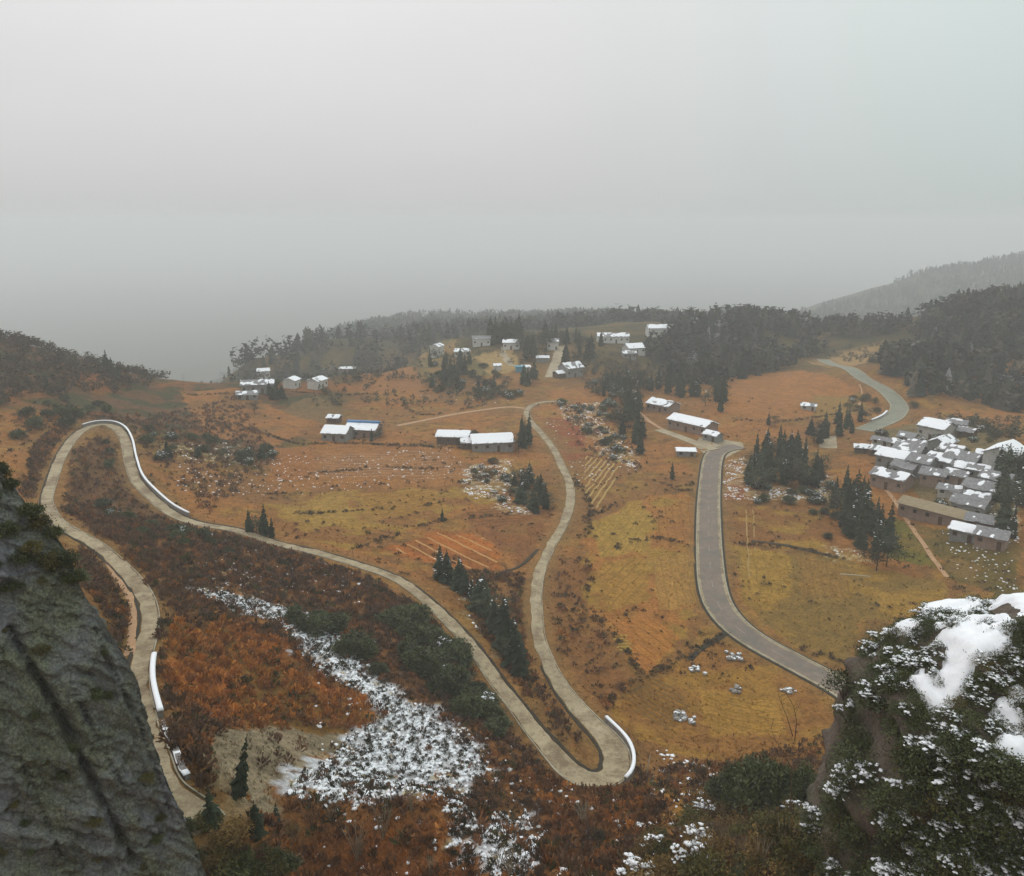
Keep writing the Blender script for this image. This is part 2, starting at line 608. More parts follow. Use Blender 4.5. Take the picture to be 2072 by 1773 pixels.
SAMP = np.concatenate([np.column_stack([r['P'], r['w'] / 2 * r['ws'] + r['sh']]) for r in ROADS.values() if r['grade']])
jx0, jx1 = np.searchsorted(XS, (-230, 330))
jy0, jy1 = np.searchsorted(YS, (40, 720))
SX, SY, SZ = GX[jy0:jy1, jx0:jx1].ravel(), GY[jy0:jy1, jx0:jx1].ravel(), Z[jy0:jy1, jx0:jx1].ravel().copy()
RD = np.full(SX.shape, 1e9)           # distance outside the road edge
RZ = np.zeros(SX.shape)
cell = 24.0
order = {}
for idx, key in enumerate(zip((SX // cell).astype(int), (SY // cell).astype(int))):
    order.setdefault(key, []).append(idx)
sk = (SAMP[:, 0] // cell).astype(int), (SAMP[:, 1] // cell).astype(int)
buckets = {}
for i in range(len(SAMP)):
    for a in (-1, 0, 1):
        for b in (-1, 0, 1):
            buckets.setdefault((sk[0][i] + a, sk[1][i] + b), []).append(i)
for key, ids in order.items():
    if key not in buckets:
        continue
    ids = np.array(ids)
    S = SAMP[buckets[key]]
    d = np.hypot(SX[ids][:, None] - S[None, :, 0], SY[ids][:, None] - S[None, :, 1]) - S[None, :, 3]
    k = d.argmin(1)
    RD[ids] = d[np.arange(len(ids)), k]
    RZ[ids] = S[k, 2]
w = 1 - np.clip(RD / 5.0, 0, 1)
w = w * w * (3 - 2 * w)
w[RD > 5] = 0
SZ = SZ * (1 - w) + (RZ - 0.10) * w
Z[jy0:jy1, jx0:jx1] = SZ.reshape(jy1 - jy0, jx1 - jx0)
ROADD = np.full(Z.shape, 1e9)
ROADD[jy0:jy1, jx0:jx1] = RD.reshape(jy1 - jy0, jx1 - jx0)


def road_dist(x, y):
    i = np.clip(np.searchsorted(XS, x), 0, len(XS) - 1)
    j = np.clip(np.searchsorted(YS, y), 0, len(YS) - 1)
    return ROADD[j, i]


# ------------------------------------------------------------------ ground cover colours
GOLD, TERRA, BROWN = (.285, .190, .058), (.285, .140, .062), (.215, .116, .058)
DARK, RUST, GRAVEL = (.105, .061, .038), (.36, .130, .036), (.27, .22, .125)
OLIVE, GREEN, REDS, FOREST = (.105, .090, .036), (.115, .125, .030), (.23, .075, .045), (.045, .045, .030)
SNOWC = (.80, .82, .86)
C = np.zeros(Z.shape + (3,))
n1, n2, n3 = fbm(GX, GY, 30, 4, 21), fbm(GX, GY, 8, 4, 22), fbm(GX, GY, 3, 3, 23)
wx, wy = GX + (fbm(GX, GY, 6, 3, 31) - .5) * 5, GY + (fbm(GX, GY, 6, 3, 32) - .5) * 8


def lerp(a, b, t):
    return a + (b - a) * t[..., None]


def sstep(a, lo, hi):
    t = np.clip((a - lo) / (hi - lo), 0, 1)
    return t * t * (3 - 2 * t)


C[:] = BROWN
C = lerp(C, np.array(TERRA), sstep(n1, .45, .6))
C = lerp(C, np.array(GOLD), sstep(n2, .52, .66) * .55)
C = lerp(C, np.array(DARK), sstep(n3 * .6 + n2 * .4, .54, .66) * .55)
hill = sstep(GX, -60, -95) * sstep(GY, 250, 300)                   # brown and green left hill
hl = lerp(lerp(np.zeros_like(C) + (.115, .066, .042), np.array((.05, .055, .028)), sstep(n2, .46, .56)), np.array(RUST), sstep(n1, .56, .68) * .5)
C = lerp(C, hl, np.clip(hill, 0, 1))
fr = sstep(GY, 400, 540)
fl = lerp(lerp(np.zeros_like(C) + FOREST, np.array((.13, .095, .055)), sstep(n1, .5, .6)), np.array(OLIVE), sstep(n2, .5, .6) * .5)
C = lerp(C, fl, fr)
C = lerp(C, np.zeros_like(C) + FOREST, sstep(GY, 680, 760))
COVERPOLY = {}


def paint(name, pts, col, col2=None, amt=.9, soft=None):
    pl = wpoly(pts)
    COVERPOLY[name] = pl
    x0, y0 = pl.min(0) - 6
    x1, y1 = pl.max(0) + 6
    i0, i1 = np.searchsorted(XS, (x0, x1))
    j0, j1 = np.searchsorted(YS, (y0, y1))
    s = (slice(j0, j1), slice(i0, i1))
    m = inpoly(wx[s], wy[s], pl).astype(float) * amt
    tgt = np.zeros(m.shape + (3,)) + np.array(col)
    if col2:
        tgt = lerp(tgt, np.array(col2), sstep(n2[s], .44, .6))
    C[s] = lerp(C[s], tgt, m)


paint('hill_near', [(330, 1060), (560, 1105), (760, 1175), (880, 1240), (960, 1330), (1040, 1440), (1130, 1545), (1240, 1585), (1330, 1620), (1300, 1790),
                    (420, 1790), (330, 1500), (320, 1300), (250, 1110), (120, 1030)], (.215, .105, .052), (.15, .078, .045))
paint('loop_in', [(130, 1010), (150, 910), (190, 880), (235, 890), (255, 960), (290, 1010), (370, 1060), (200, 1090)], (.105, .060, .040), DARK)
paint('loop_out', [(40, 1000), (70, 900), (120, 850), (140, 870), (90, 960), (80, 1010)], (.21, .12, .055), RUST)
paint('under_loop', [(165, 1110), (215, 1130), (270, 1200), (275, 1290), (250, 1330), (200, 1230), (160, 1170)], (.20, .115, .05), GOLD)
paint('rust_slope', [(335, 1270), (450, 1250), (570, 1300), (660, 1380), (770, 1440), (740, 1475), (640, 1490), (480, 1480), (400, 1440), (335, 1380)], RUST, (.17, .10, .035))
paint('rust_bottom', [(600, 1650), (900, 1660), (960, 1720), (940, 1790), (560, 1790)], (.21, .09, .04), RUST)
paint('rust_hairpin', [(1060, 1560), (1230, 1590), (1300, 1600), (1320, 1700), (1120, 1690)], (.25, .10, .038), (.16, .08, .038))
paint('gravel', [(425, 1490), (560, 1465), (710, 1475), (660, 1540), (580, 1600), (520, 1660), (450, 1660), (415, 1570)], (.28, .265, .29), (.22, .205, .22))
paint('left_terra', [(360, 790), (480, 785), (560, 830), (640, 850), (560, 905), (420, 880)], TERRA, BROWN)
paint('mid_brown', [(540, 905), (700, 895), (900, 910), (960, 960), (900, 985), (620, 990), (540, 1000)], (.25, .125, .062), TERRA)
paint('gold_mid', [(540, 1020), (700, 990), (900, 980), (1010, 1005), (900, 1040), (850, 1065), (700, 1110), (620, 1095), (550, 1070)], GOLD, (.22, .11, .05))
paint('rust_mid', [(770, 1115), (880, 1075), (980, 1085), (1020, 1150), (900, 1150)], RUST, (.26, .10, .035))
paint('dark_mid', [(960, 1060), (1110, 1030), (1090, 1120), (1060, 1150), (1010, 1120)], (.19, .085, .042), BROWN)
paint('road_verge', [(1120, 1120), (1190, 1130), (1230, 1290), (1290, 1380), (1230, 1440), (1130, 1330), (1110, 1230)], (.20, .10, .05), (.23, .125, .06))
paint('gold_centre', [(1190, 1060), (1290, 1005), (1405, 1000), (1415, 1230), (1380, 1290), (1300, 1370), (1250, 1300), (1190, 1230), (1180, 1120)], GOLD, (.32, .15, .06))
paint('gold_low', [(1300, 1385), (1440, 1290), (1560, 1330), (1690, 1410), (1690, 1520), (1450, 1540), (1300, 1500), (1230, 1430)], (.29, .175, .055), (.24, .125, .052))
paint('plough', [(1240, 1405), (1330, 1360), (1405, 1430), (1360, 1480)], (.21, .115, .035))
paint('gold_right', [(1480, 1020), (1690, 1040), (1690, 1110), (1490, 1100)], (.20, .10, .045), GOLD)
paint('gold_right2', [(1480, 1105), (1700, 1130), (1900, 1180), (1960, 1240), (1740, 1260), (1720, 1350), (1600, 1310), (1510, 1230)], GOLD, (.19, .135, .055))
paint('red_road', [(1090, 845), (1170, 850), (1195, 925), (1140, 935)], REDS, BROWN)
paint('red_corner', [(1465, 940), (1510, 940), (1515, 1010), (1465, 1010)], REDS, TERRA)
paint('terra_right', [(1470, 760), (1620, 750), (1740, 785), (1720, 830), (1560, 850), (1470, 840)], (.32, .155, .07), TERRA)
paint('gold_far', [(1640, 800), (1745, 790), (1760, 830), (1650, 850)], (.235, .16, .065))
paint('terra_vill', [(1690, 918), (1745, 925), (1790, 985), (1880, 1010), (1880, 1080), (1800, 1020), (1740, 980)], TERRA)
paint('green_strip', [(1795, 1040), (1840, 1065), (1905, 1150), (1800, 1130)], GREEN, (.15, .125, .04))
paint('olive_right', [(1840, 1060), (2060, 1070), (2060, 1200), (1930, 1180)], (.17, .125, .06), OLIVE)
paint('vill_yard', [(1760, 880), (1860, 850), (2000, 860), (2060, 940), (2060, 1050), (1900, 1030), (1800, 960)], (.17, .15, .11), (.13, .12, .09))
paint('far_tan', [(960, 720), (1040, 700), (1050, 750), (990, 760)], (.33, .25, .16))
paint('far_tan2', [(1640, 735), (1700, 715), (1810, 690), (1800, 720), (1700, 745)], (.34, .24, .16))
paint('far_green', [(840, 700), (960, 715), (990, 760), (850, 765)], (.12, .12, .06), (.25, .17, .10))
paint('far_brown', [(720, 750), (840, 745), (850, 790), (730, 795)], (.26, .13, .07), TERRA)
paint('left_house', [(560, 830), (640, 800), (700, 830), (660, 860)], (.16, .115, .075))
PLOTS = [   # small worked plots: outline, colour, direction of the furrows
    ('straw plot under the striped crop rows', [(1200, 1058), (1290, 1012), (1318, 1040), (1310, 1110), (1215, 1132)], (.33, .235, .075), (1230, 1110), (1290, 1030)),
    ('rust plot left of the asphalt road', [(1325, 1030), (1405, 1010), (1408, 1105), (1322, 1112)], (.30, .15, .062), (1340, 1040), (1345, 1105)),
    ('ochre plot in the golden field', [(1205, 1150), (1300, 1125), (1310, 1215), (1225, 1240)], (.30, .19, .06), (1220, 1220), (1290, 1150)),
    ('tan plot against the bend of the asphalt road', [(1318, 1125), (1405, 1118), (1415, 1225), (1330, 1238)], (.34, .215, .085), (1330, 1140), (1345, 1230)),
    ('rusty plot at the foot of the golden field', [(1240, 1255), (1335, 1250), (1375, 1290), (1305, 1360), (1270, 1320)], (.36, .165, .062), (1260, 1270), (1340, 1330)),
    ('golden plot right of the asphalt road', [(1490, 1112), (1590, 1118), (1600, 1200), (1520, 1205)], (.31, .205, .06), (1510, 1130), (1520, 1200)),
    ('brown plot below the diagonal conifers', [(1612, 1125), (1700, 1140), (1730, 1215), (1620, 1205)], (.25, .155, .06), (1630, 1140), (1640, 1200)),
    ('wide ochre plot beyond the hairpin', [(1420, 1400), (1560, 1410), (1580, 1485), (1440, 1490)], (.32, .20, .062), (1430, 1420), (1560, 1450)),
    ('pale plot in the golden mid field', [(570, 1025), (700, 1000), (720, 1050), (610, 1080)], (.33, .225, .08), (590, 1060), (700, 1020)),
    ('ochre plot below the stubble lines', [(730, 1000), (880, 990), (900, 1030), (760, 1050)], (.30, .18, .06), (750, 1030), (880, 1005)),
    ('terracotta plot below the blue-edged house', [(560, 910), (640, 905), (630, 965), (545, 975)], (.29, .135, .065), (570, 950), (630, 920)),
    ('dark plot above the rust rows', [(930, 1040), (1020, 1015), (1085, 1045), (1000, 1075)], (.20, .095, .05), (950, 1050), (1060, 1040)),
]
for nm, pts, col, _a, _b in PLOTS:
    paint(nm, pts, col, None, .8)
SNOWP = [
    ('s1', [(370, 1188), (440, 1192), (560, 1226), (640, 1244), (720, 1316), (800, 1396), (880, 1436), (960, 1516), (992, 1560), (960, 1584), (900, 1622),
            (760, 1634), (640, 1624), (568, 1612), (590, 1590), (680, 1524), (700, 1480), (780, 1452), (760, 1420), (640, 1362), (600, 1312), (575, 1270), (470, 1232)], .80),
    ('s1c', [(600, 1290), (660, 1270), (760, 1390), (860, 1450), (950, 1530), (980, 1562), (880, 1560), (760, 1600), (640, 1606), (720, 1530), (800, 1450), (700, 1380)], .9),
    ('s2', [(900, 1615), (935, 1605), (965, 1680), (950, 1773), (905, 1740)], .8),
    ('s3', [(985, 1650), (1060, 1620), (1100, 1680), (1095, 1790), (960, 1790), (975, 1710)], .72),
    ('s4', [(930, 950), (1030, 925), (1045, 990), (1080, 1045), (1010, 1030), (940, 1000)], .34),
    ('s5', [(1130, 818), (1215, 815), (1225, 860), (1290, 920), (1290, 950), (1215, 920), (1190, 870), (1140, 850)], .36),
    ('s6', [(1462, 935), (1505, 925), (1525, 1000), (1600, 1015), (1510, 1012), (1465, 1010)], .42),
    ('s7', [(1540, 985), (1660, 990), (1670, 1015), (1545, 1012)], .42),
    ('s8', [(330, 895), (470, 895), (530, 930), (480, 935), (340, 925)], .18),
    ('s9', [(1640, 965), (1690, 960), (1690, 1000), (1640, 1000)], .34),
    ('s10', [(1660, 1100), (1740, 1115), (1760, 1140), (1680, 1125)], .3),
    ('s11', [(1930, 960), (2060, 950), (2060, 1110), (1960, 1090)], .22),
    ('s12', [(340, 1130), (480, 1150), (600, 1200), (640, 1250), (500, 1230), (380, 1180)], .2),
    ('s13', [(830, 1390), (900, 1420), (1000, 1520), (960, 1520), (880, 1450)], .3),
    ('s14', [(900, 1160), (930, 1170), (960, 1210), (1020, 1330), (1040, 1370), (980, 1310), (930, 1220)], .25),
]
snow_polys = []
nS = fbm(GX, GY, 1.4, 3, 41)
for nm, pts, den in SNOWP:
    pl = wpoly(pts)
    snow_polys.append((nm, pl, den))
    x0, y0 = pl.min(0) - 6
    x1, y1 = pl.max(0) + 6
    i0, i1 = np.searchsorted(XS, (x0, x1))
    j0, j1 = np.searchsorted(YS, (y0, y1))
    s = (slice(j0, j1), slice(i0, i1))
    m = inpoly(GX[s] + (n3[s] - .5) * 9, GY[s] + (n2[s] - .5) * 12, pl) * sstep(nS[s], (.64 - .42 * den), (.70 - .42 * den))
    C[s] = lerp(C[s], np.array((.60, .61, .63)), m * (.85 if nm in ('s1', 's1c', 's2', 's3') else .35))
# bare earth along the carriageways
edge = np.exp(-np.clip(ROADD, 0, 50) / 1.6) * .7
C = lerp(C, np.array((.20, .135, .08)), edge)

C = C * np.array((1.0, .87, .50)) * (C[..., 2:] < .5) + C * (C[..., 2:] >= .5)
ny, nx = Z.shape
vid = np.arange(ny * nx).reshape(ny, nx)
F = np.stack([vid[:-1, :-1], vid[:-1, 1:], vid[1:, 1:], vid[1:, :-1]], -1).reshape(-1, 4)
terrain = link('terrain', mk_mesh('terrain', np.stack([GX, GY, Z], -1).reshape(-1, 3), F, C.reshape(-1, 3), True), M_ground)
tag(terrain, kind='structure')

# ------------------------------------------------------------------ road surfaces
def ribbon(name, r, o0, o1, dz, mat, parent=None, thick=0.25, s0=0, s1=None, rag=0.0):
    """a slab that follows a road between two side offsets"""
    P, Nn = r['P'][s0:s1], r['Nn'][s0:s1]
    n = len(P)
    ws = r['ws'][s0:s1][:, None]
    e0 = rag * (fbm(P[:, 0], P[:, 1], 2.5, 3, 201) - .5)[:, None]
    e1 = rag * (fbm(P[:, 0], P[:, 1], 2.5, 3, 202) - .5)[:, None]
    a, b = P[:, :2] + Nn * (o0 * ws + e0), P[:, :2] + Nn * (o1 * ws + e1)
    zt = P[:, 2] + dz
    V = np.concatenate([np.column_stack([a, zt]), np.column_stack([b, zt]), np.column_stack([a, zt - thick]), np.column_stack([b, zt - thick])])
    i = np.arange(n - 1)
    F = np.concatenate([np.stack([i, i + 1, n + i + 1, n + i], 1), np.stack([2 * n + i + 1, 2 * n + i, 3 * n + i, 3 * n + i + 1], 1),
                        np.stack([i + 1, i, 2 * n + i, 2 * n + i + 1], 1), np.stack([n + i, n + i + 1, 3 * n + i + 1, 3 * n + i], 1),
                        np.array([[0, n, 3 * n, 2 * n], [n - 1, 3 * n - 1, 4 * n - 1, 2 * n - 1]])])
    if o1 > o0:
        F = F[:, ::-1]
    return link(name, mk_mesh(name, V, F), mat, parent)


RM, RV, RU = ROADS['mountain'], ROADS['valley'], ROADS['upper']
o_m = tag(ribbon('mountain_road', RM, -2.1, 2.1, 0.02, M_conc, rag=.7), kind='structure')
ribbon('kerb', RM, 2.25, 2.5, 0.09, M_kerb, o_m, 0.35, rag=.12)
ribbon('ditch', RM, -2.3, -3.0, 0.008, M_ditch, o_m, 0.1, s0=len(RM['P']) // 3, rag=.4)
RV['ws'] = RV['ws'] * .88
o_v = tag(ribbon('valley_road', RV, -2.9, 2.9, 0.03, M_asph), kind='structure')
for sd in (-1, 1):
    ribbon('edge_strip', RV, sd * 2.92, sd * 3.5, 0.024, M_conc, o_v)
    ribbon('kerb', RV, sd * 3.52, sd * 3.85, 0.13, M_kerb, o_v, 0.4)
    ribbon('ditch', RV, sd * 3.9, sd * 4.5, -0.02, M_ditch, o_v, 0.1)
i = 18
while i < len(RV['P']) - 4:
    ribbon('lane_dash', RV, -0.09, 0.09, 0.036, M_line, o_v, 0.004, i, i + 4)
    i += 9
o_f = tag(ribbon('farm_road', ROADS['farm'], -2.25, 2.25, 0.016, M_pave), kind='structure')
o_u = tag(ribbon('upper_road', RU, -3.3, 3.3, 0.03, M_farasph), kind='structure')
for sd in (-1, 1):
    ribbon('kerb', RU, sd * 3.32, sd * 3.8, 0.16, M_kerb, o_u, 0.4)
tag(ribbon('village_lane', ROADS['village_lane'], -2.75, 2.75, 0.03, M_pave), kind='structure')
tag(ribbon('dirt_track', ROADS['track'], -1.2, 1.2, 0.02, M_track), kind='structure')
rf = ROADS['footpath']
rf['P'][:, 2] = ground(rf['P'][:, 0], rf['P'][:, 1])
tag(ribbon('footpath', rf, -0.6, 0.6, 0.10, M_track), kind='structure')


def sheet(name, pts, mat, dz=0.06, step=2.0):
    """a paved apron draped on the ground"""
    pl = wpoly(pts)
    x0, y0 = pl.min(0)
    x1, y1 = pl.max(0)
    c = pl.mean(0)
    rings = 6
    nb = []
    for a, b in zip(pl, np.roll(pl, -1, 0)):
        m = max(1, int(np.hypot(*(b - a)) / step))
        nb += [a + (b - a) * k / m for k in range(m)]
    nb = np.array(nb)
    V = [np.append(c, 0)]
    for r in range(1, rings + 1):
        for p in nb:
            V.append(np.append(c + (p - c) * r / rings, 0))
    V = np.array(V)
    V[:, 2] = ground(V[:, 0], V[:, 1]) + dz
    k = len(nb)
    low = V[-k:].copy()
    low[:, 2] -= dz + 0.3
    V = np.concatenate([V, low])
    F = [(0, 1 + i, 1 + (i + 1) % k) for i in range(k)]
    for r in range(rings):
        a, b = 1 + r * k, 1 + (r + 1) * k
        F += [(a + i, b + i, b + (i + 1) % k, a + (i + 1) % k) for i in range(k)]
    return link(name, mk_mesh(name, V, F), mat)


tag(sheet('junction_yard', [(1415, 885), (1455, 888), (1503, 896), (1505, 908), (1490, 916), (1462, 930), (1425, 918), (1405, 902)], M_pave, 0.045), kind='structure')
tag(sheet('paved_lot', [(1655, 884), (1692, 882), (1694, 908), (1658, 906)], M_pave, 0.12), kind='structure')


def nearest_s(r, u, v):
    p = hit(u, v)
    return int(np.argmin(np.hypot(r['P'][:, 0] - p[0], r['P'][:, 1] - p[1])))


def guard_wall(label, r, pa, pb, off, h=0.75, th=0.55, snow=0.16):
    s0, s1 = sorted((nearest_s(r, *pa), nearest_s(r, *pb)))
    p = r['P'][(s0 + s1) // 2]
    t = thing('guard_wall', label, 'wall', (0, 0, 0))
    n = s1 - s0
    dz = h
    wm = float(r['ws'][(s0 + s1) // 2])
    a, b = off - th / 2 / wm, off + th / 2 / wm
    o = ribbon('parapet', r, a, b, dz, M_wallstone, t, h + 0.5, s0, s1)
    # rounded snow cap
    P, Nn = r['P'][s0:s1], r['Nn'][s0:s1]
    off = off * float(r['ws'][(s0 + s1) // 2])
    m = len(P)
    prof = [(-th / 2 - .07, -.03), (-th / 2 - .05, snow * .7), (-th * .2, snow), (th * .2, snow * 1.02), (th / 2 + .05, snow * .7), (th / 2 + .07, -.03)]
    wob = fbm(np.arange(m) * 1.2, np.full(m, off * 7.0 + s0), 4, 3, 77)
    V, F = [], []
    for q, (po, pz) in enumerate(prof):
        xy = P[:, :2] + Nn * (off + po * (0.9 + .25 * wob))[:, None]
        V.append(np.column_stack([xy, P[:, 2] + dz + ((pz * (0.6 + .8 * wob) if pz > 0 else pz) if snow > .1 else np.where(wob > .60, pz, -.14))]))
    V = np.concatenate(V)
    k = len(prof)
    for q in range(k):
        q2 = (q + 1) % k
        for i in range(m - 1):
            F.append((q * m + i, q * m + i + 1, q2 * m + i + 1, q2 * m + i))
    F.append(tuple(q * m for q in range(k)))
    F.append(tuple(q * m + m - 1 for q in range(k))[::-1])
    link('snow_cap', mk_mesh('snow_cap', V, F, smooth=True), M_snow, t)
    return t


guard_wall('long snow-capped parapet around the outside of the upper loop', RM, (372, 1048), (172, 866), -3.0, 0.9, 0.42, 0.2)
guard_wall('snow-capped parapet around the outside of the hairpin bend', RM, (1195, 1468), (1225, 1572), 2.85, 0.85, 0.42, 0.2)
guard_wall('thick snow-covered parapet beside the road under the cliff', RM, (285, 1338), (291, 1466), 3.1, 0.85, 0.5, 0.24)
guard_wall('crumbling parapet with broken snow continuing below the thick white one', RM, (293, 1470), (365, 1600), 3.1, 0.38, 0.4, 0.05)
guard_wall('low snow-dusted parapet on the bend above the village roofs', RU, (1815, 838), (1785, 858), -4.1, 0.8, 0.7, 0.25)

# ------------------------------------------------------------------ conifers
def conifer_crown(seed, h=10.0, R=2.1, levels=14, nb=9, base=0.10):
    r = random.Random(seed)
    V, F = [], []
    for L in range(levels):
        f = L / (levels - 1)
        z = h * (base + (1 - base) * f * 0.97)
        rad = R * (1 - f) ** 0.75 * r.uniform(.85, 1.12) + 0.12
        if f < .15:
            rad *= .75 + f
        k = max(4, int(nb * (1 - .5 * f)))
        a0 = r.uniform(0, 6.28)
        for b in range(k):
            a = a0 + 6.283 * b / k + r.uniform(-.3, .3)
            rr = rad * r.uniform(.6, 1.18)
            zz = z + r.uniform(-.3, .3)
            c, s = math.cos(a), math.sin(a)
            wd = 0.26 * rr + .14
            dr = rr * r.uniform(.18, .42)
            up = rr * .10
            i = len(V)
            V += [(0, 0, zz + .25), (c * rr * .5 - s * wd, s * rr * .5 + c * wd, zz + up - dr * .3), (c * rr * .55, s * rr * .55, zz + up + .14),
                  (c * rr * .5 + s * wd, s * rr * .5 - c * wd, zz + up - dr * .3), (c * rr, s * rr, zz - dr),
                  (c * rr * .86 - s * wd * .9, s * rr * .86 + c * wd * .9, zz - dr * .9), (c * rr * .86 + s * wd * .9, s * rr * .86 - c * wd * .9, zz - dr * .9),
                  (c * rr * .6, s * rr * .6, zz - dr * 1.2 - .25)]
            F += [(i, i + 1, i + 2), (i, i + 2, i + 3), (i + 1, i + 5, i + 2), (i + 2, i + 5, i + 4), (i + 2, i + 4, i + 6), (i + 2, i + 6, i + 3), (i + 2, i + 7, i + 4), (i, i + 7, i + 2)]
    i = len(V)
    V += [(-.1, 0, h * .93), (.1, .06, h * .93), (0, -.1, h * .93), (0, 0, h * 1.04)]
    F += [(i, i + 1, i + 3), (i + 1, i + 2, i + 3), (i + 2, i, i + 3)]
    return mk_mesh('conifer_crown', V, F)


def trunk_mesh(h=10.0, r0=0.17):
    m = MB()
    m.tube([(0, 0, -.4), (.02, .03, h * .3), (-.03, .02, h * .65), (0, 0, h * .95)], [r0, r0 * .8, r0 * .5, .03], 6)
    return m.mesh('conifer_trunk')


CROWNS = [conifer_crown(k, 10, R, lv, nb) for k, (R, lv, nb) in enumerate([(2.2, 14, 9), (1.9, 15, 8), (2.6, 13, 10), (1.6, 16, 8), (2.3, 12, 9)])]
for c in CROWNS:
    c.materials.append(M_conif)
TRUNK = trunk_mesh()
TRUNK.materials.append(M_bark)


def snow_dab(seed, R=2.0, h=10, n=16):
    """patches of snow lying on the boughs"""
    r = random.Random(seed)
    V, F = [], []
    for k in range(n):
        f = r.uniform(.15, .92)
        rad = R * (1 - f) ** .75 * r.uniform(.4, .9)
        a = r.uniform(0, 6.28)
        c = (math.cos(a) * rad, math.sin(a) * rad, h * (.1 + .9 * f) + .12)
        s = r.uniform(.12, .32)
        i = len(V)
        V += [(c[0] + s * math.cos(t) * r.uniform(.7, 1.3), c[1] + s * math.sin(t) * r.uniform(.7, 1.3), c[2]) for t in (0, 1.25, 2.5, 3.8, 5)] + [(c[0], c[1], c[2] + s * .45)]
        F += [(i + q, i + (q + 1) % 5, i + 5) for q in range(5)]
    me = mk_mesh('bough_snow', V, F, smooth=True)
    me.materials.append(M_snow)
    return me


def broad_crown(seed):
    r = random.Random(seed)
    V, F = [], []
    lim = [Vector((r.gauss(0, 1.3), r.gauss(0, 1.3), r.uniform(3.2, 9.0))) for _ in range(26)]
    for c in lim:
        c.x *= 1.25 - .08 * abs(c.z - 5)
        c.y *= 1.25 - .08 * abs(c.z - 5)
        for k in range(34):
            d = Vector((r.gauss(0, .62), r.gauss(0, .62), r.gauss(0, .5)))
            p = c + d
            ax = Vector((r.uniform(-1, 1), r.uniform(-1, 1), r.uniform(-.6, .6))).normalized()
            sd = ax.cross(Vector((r.uniform(-1, 1), r.uniform(-1, 1), 1))).normalized()
            l, w = r.uniform(.3, .6), r.uniform(.14, .26)
            i = len(V)
            V += [tuple(p - ax * l * .5), tuple(p + sd * w), tuple(p + ax * l * .5), tuple(p - sd * w)]
            F.append((i, i + 1, i + 2, i + 3))
    me = mk_mesh('broad_crown', V, F)
    me.materials.append(M_broad)
    return me


M_broad = simple('broadleaf_green', (0.022, 0.032, 0.018), (0.060, 0.064, 0.032), 0.7, 0.85, 0.15, rnd=0.4)
BROADS = [broad_crown(k) for k in range(4)]
DABS = [snow_dab(s) for s in range(3)]
tree_rng = random.Random(5)


def conifer(p, h, label, group, fat=1.0, snow=0.0, name='conifer_tree', size=None):
    snowy = tree_rng.random() < snow
    broad = size is not None and tree_rng.random() < .3
    if broad:
        label, name = label.replace('conifer', 'round-crowned evergreen', 1), 'evergreen_tree'
        fat, h = fat * 1.1, h * .8
    if size:
        label = size + ' ' + label.replace('tall ', '').replace('small ', '')
    if snowy:
        label = 'snow-flecked ' + label
    t = thing(name, label, 'tree', p, tree_rng.uniform(0, 6.28), group)
    s = h / 10
    t.scale = (s * fat * tree_rng.uniform(.85, 1.15), s * fat * tree_rng.uniform(.85, 1.15), s)
    t.rotation_euler[0] = tree_rng.uniform(-.04, .04)
    link('crown', tree_rng.choice(BROADS if broad else CROWNS), None, t)
    link('trunk', TRUNK, None, t)
    if snowy:
        tag(link('bough_snow', tree_rng.choice(DABS), None, t), kind='stuff')
    return t


def grove(pts, n, hmin, hmax, label, group, fat=1.0, snow=0.0, mind=1.6, roadgap=1.2):
    pl = wpoly(pts)
    lo, hi = pl.min(0), pl.max(0)
    got, tries = [], 0
    while len(got) < n and tries < n * 60:
        tries += 1
        x, y = tree_rng.uniform(lo[0], hi[0]), tree_rng.uniform(lo[1], hi[1])
        if not inpoly(np.array([x]), np.array([y]), pl)[0] or road_dist(x, y) < roadgap:
            continue
        if any((x - a) ** 2 + (y - b) ** 2 < mind ** 2 for a, b in got):
            continue
        got.append((x, y))
        h = tree_rng.uniform(hmin, hmax)
        f = (h - hmin) / (hmax - hmin)
        conifer((x, y, ground(x, y) - .15), h, label, group, fat, snow, size='tall' if f > .66 else 'middle-sized' if f > .33 else 'short')


def row(pix, hmin, hmax, label, group, fat=1.0, snow=0.0):
    for u, v in pix:
        p = hit(u, v)
        h = tree_rng.uniform(hmin, hmax)
        f = (h - hmin) / (hmax - hmin)
        conifer((p[0], p[1], ground(p[0], p[1]) - .15), h, label, group, fat, snow, size=('tall' if f > .5 else 'short') if group else None)


grove([(1505, 950), (1530, 925), (1600, 915), (1650, 930), (1665, 965), (1640, 1000), (1560, 1010), (1510, 985)], 34, 7, 13,
      'dark conifer in the thick clump beside the asphalt road', 'conifers in the clump by the road junction', 1.15, .3)
grove([(1668, 985), (1705, 985), (1780, 1075), (1808, 1140), (1770, 1160), (1700, 1075)], 26, 8, 13.5,
      'tall dark conifer in the diagonal row below the village', 'conifers in the diagonal row below the village', 1.15, .3)
grove([(1640, 880), (1690, 858), (1760, 850), (1745, 880), (1690, 900), (1650, 905)], 14, 6, 10,
      'conifer in the small wood between the terracotta field and the village', 'conifers in the small wood above the village', 1.2, .1)
grove([(1240, 830), (1290, 820), (1310, 880), (1300, 935), (1265, 910), (1240, 870)], 20, 7, 12,
      'conifer in the narrow wood between the snowy rubble and the farmhouses', 'conifers in the narrow wood by the farmhouses', 1.15, .1)
grove([(1180, 790), (1330, 775), (1420, 790), (1480, 815), (1470, 845), (1400, 815), (1320, 800), (1250, 815)], 34, 8, 13,
      'conifer at the foot of the wooded knoll behind the farmhouses', 'conifers at the foot of the wooded knoll', 1.15, .1)
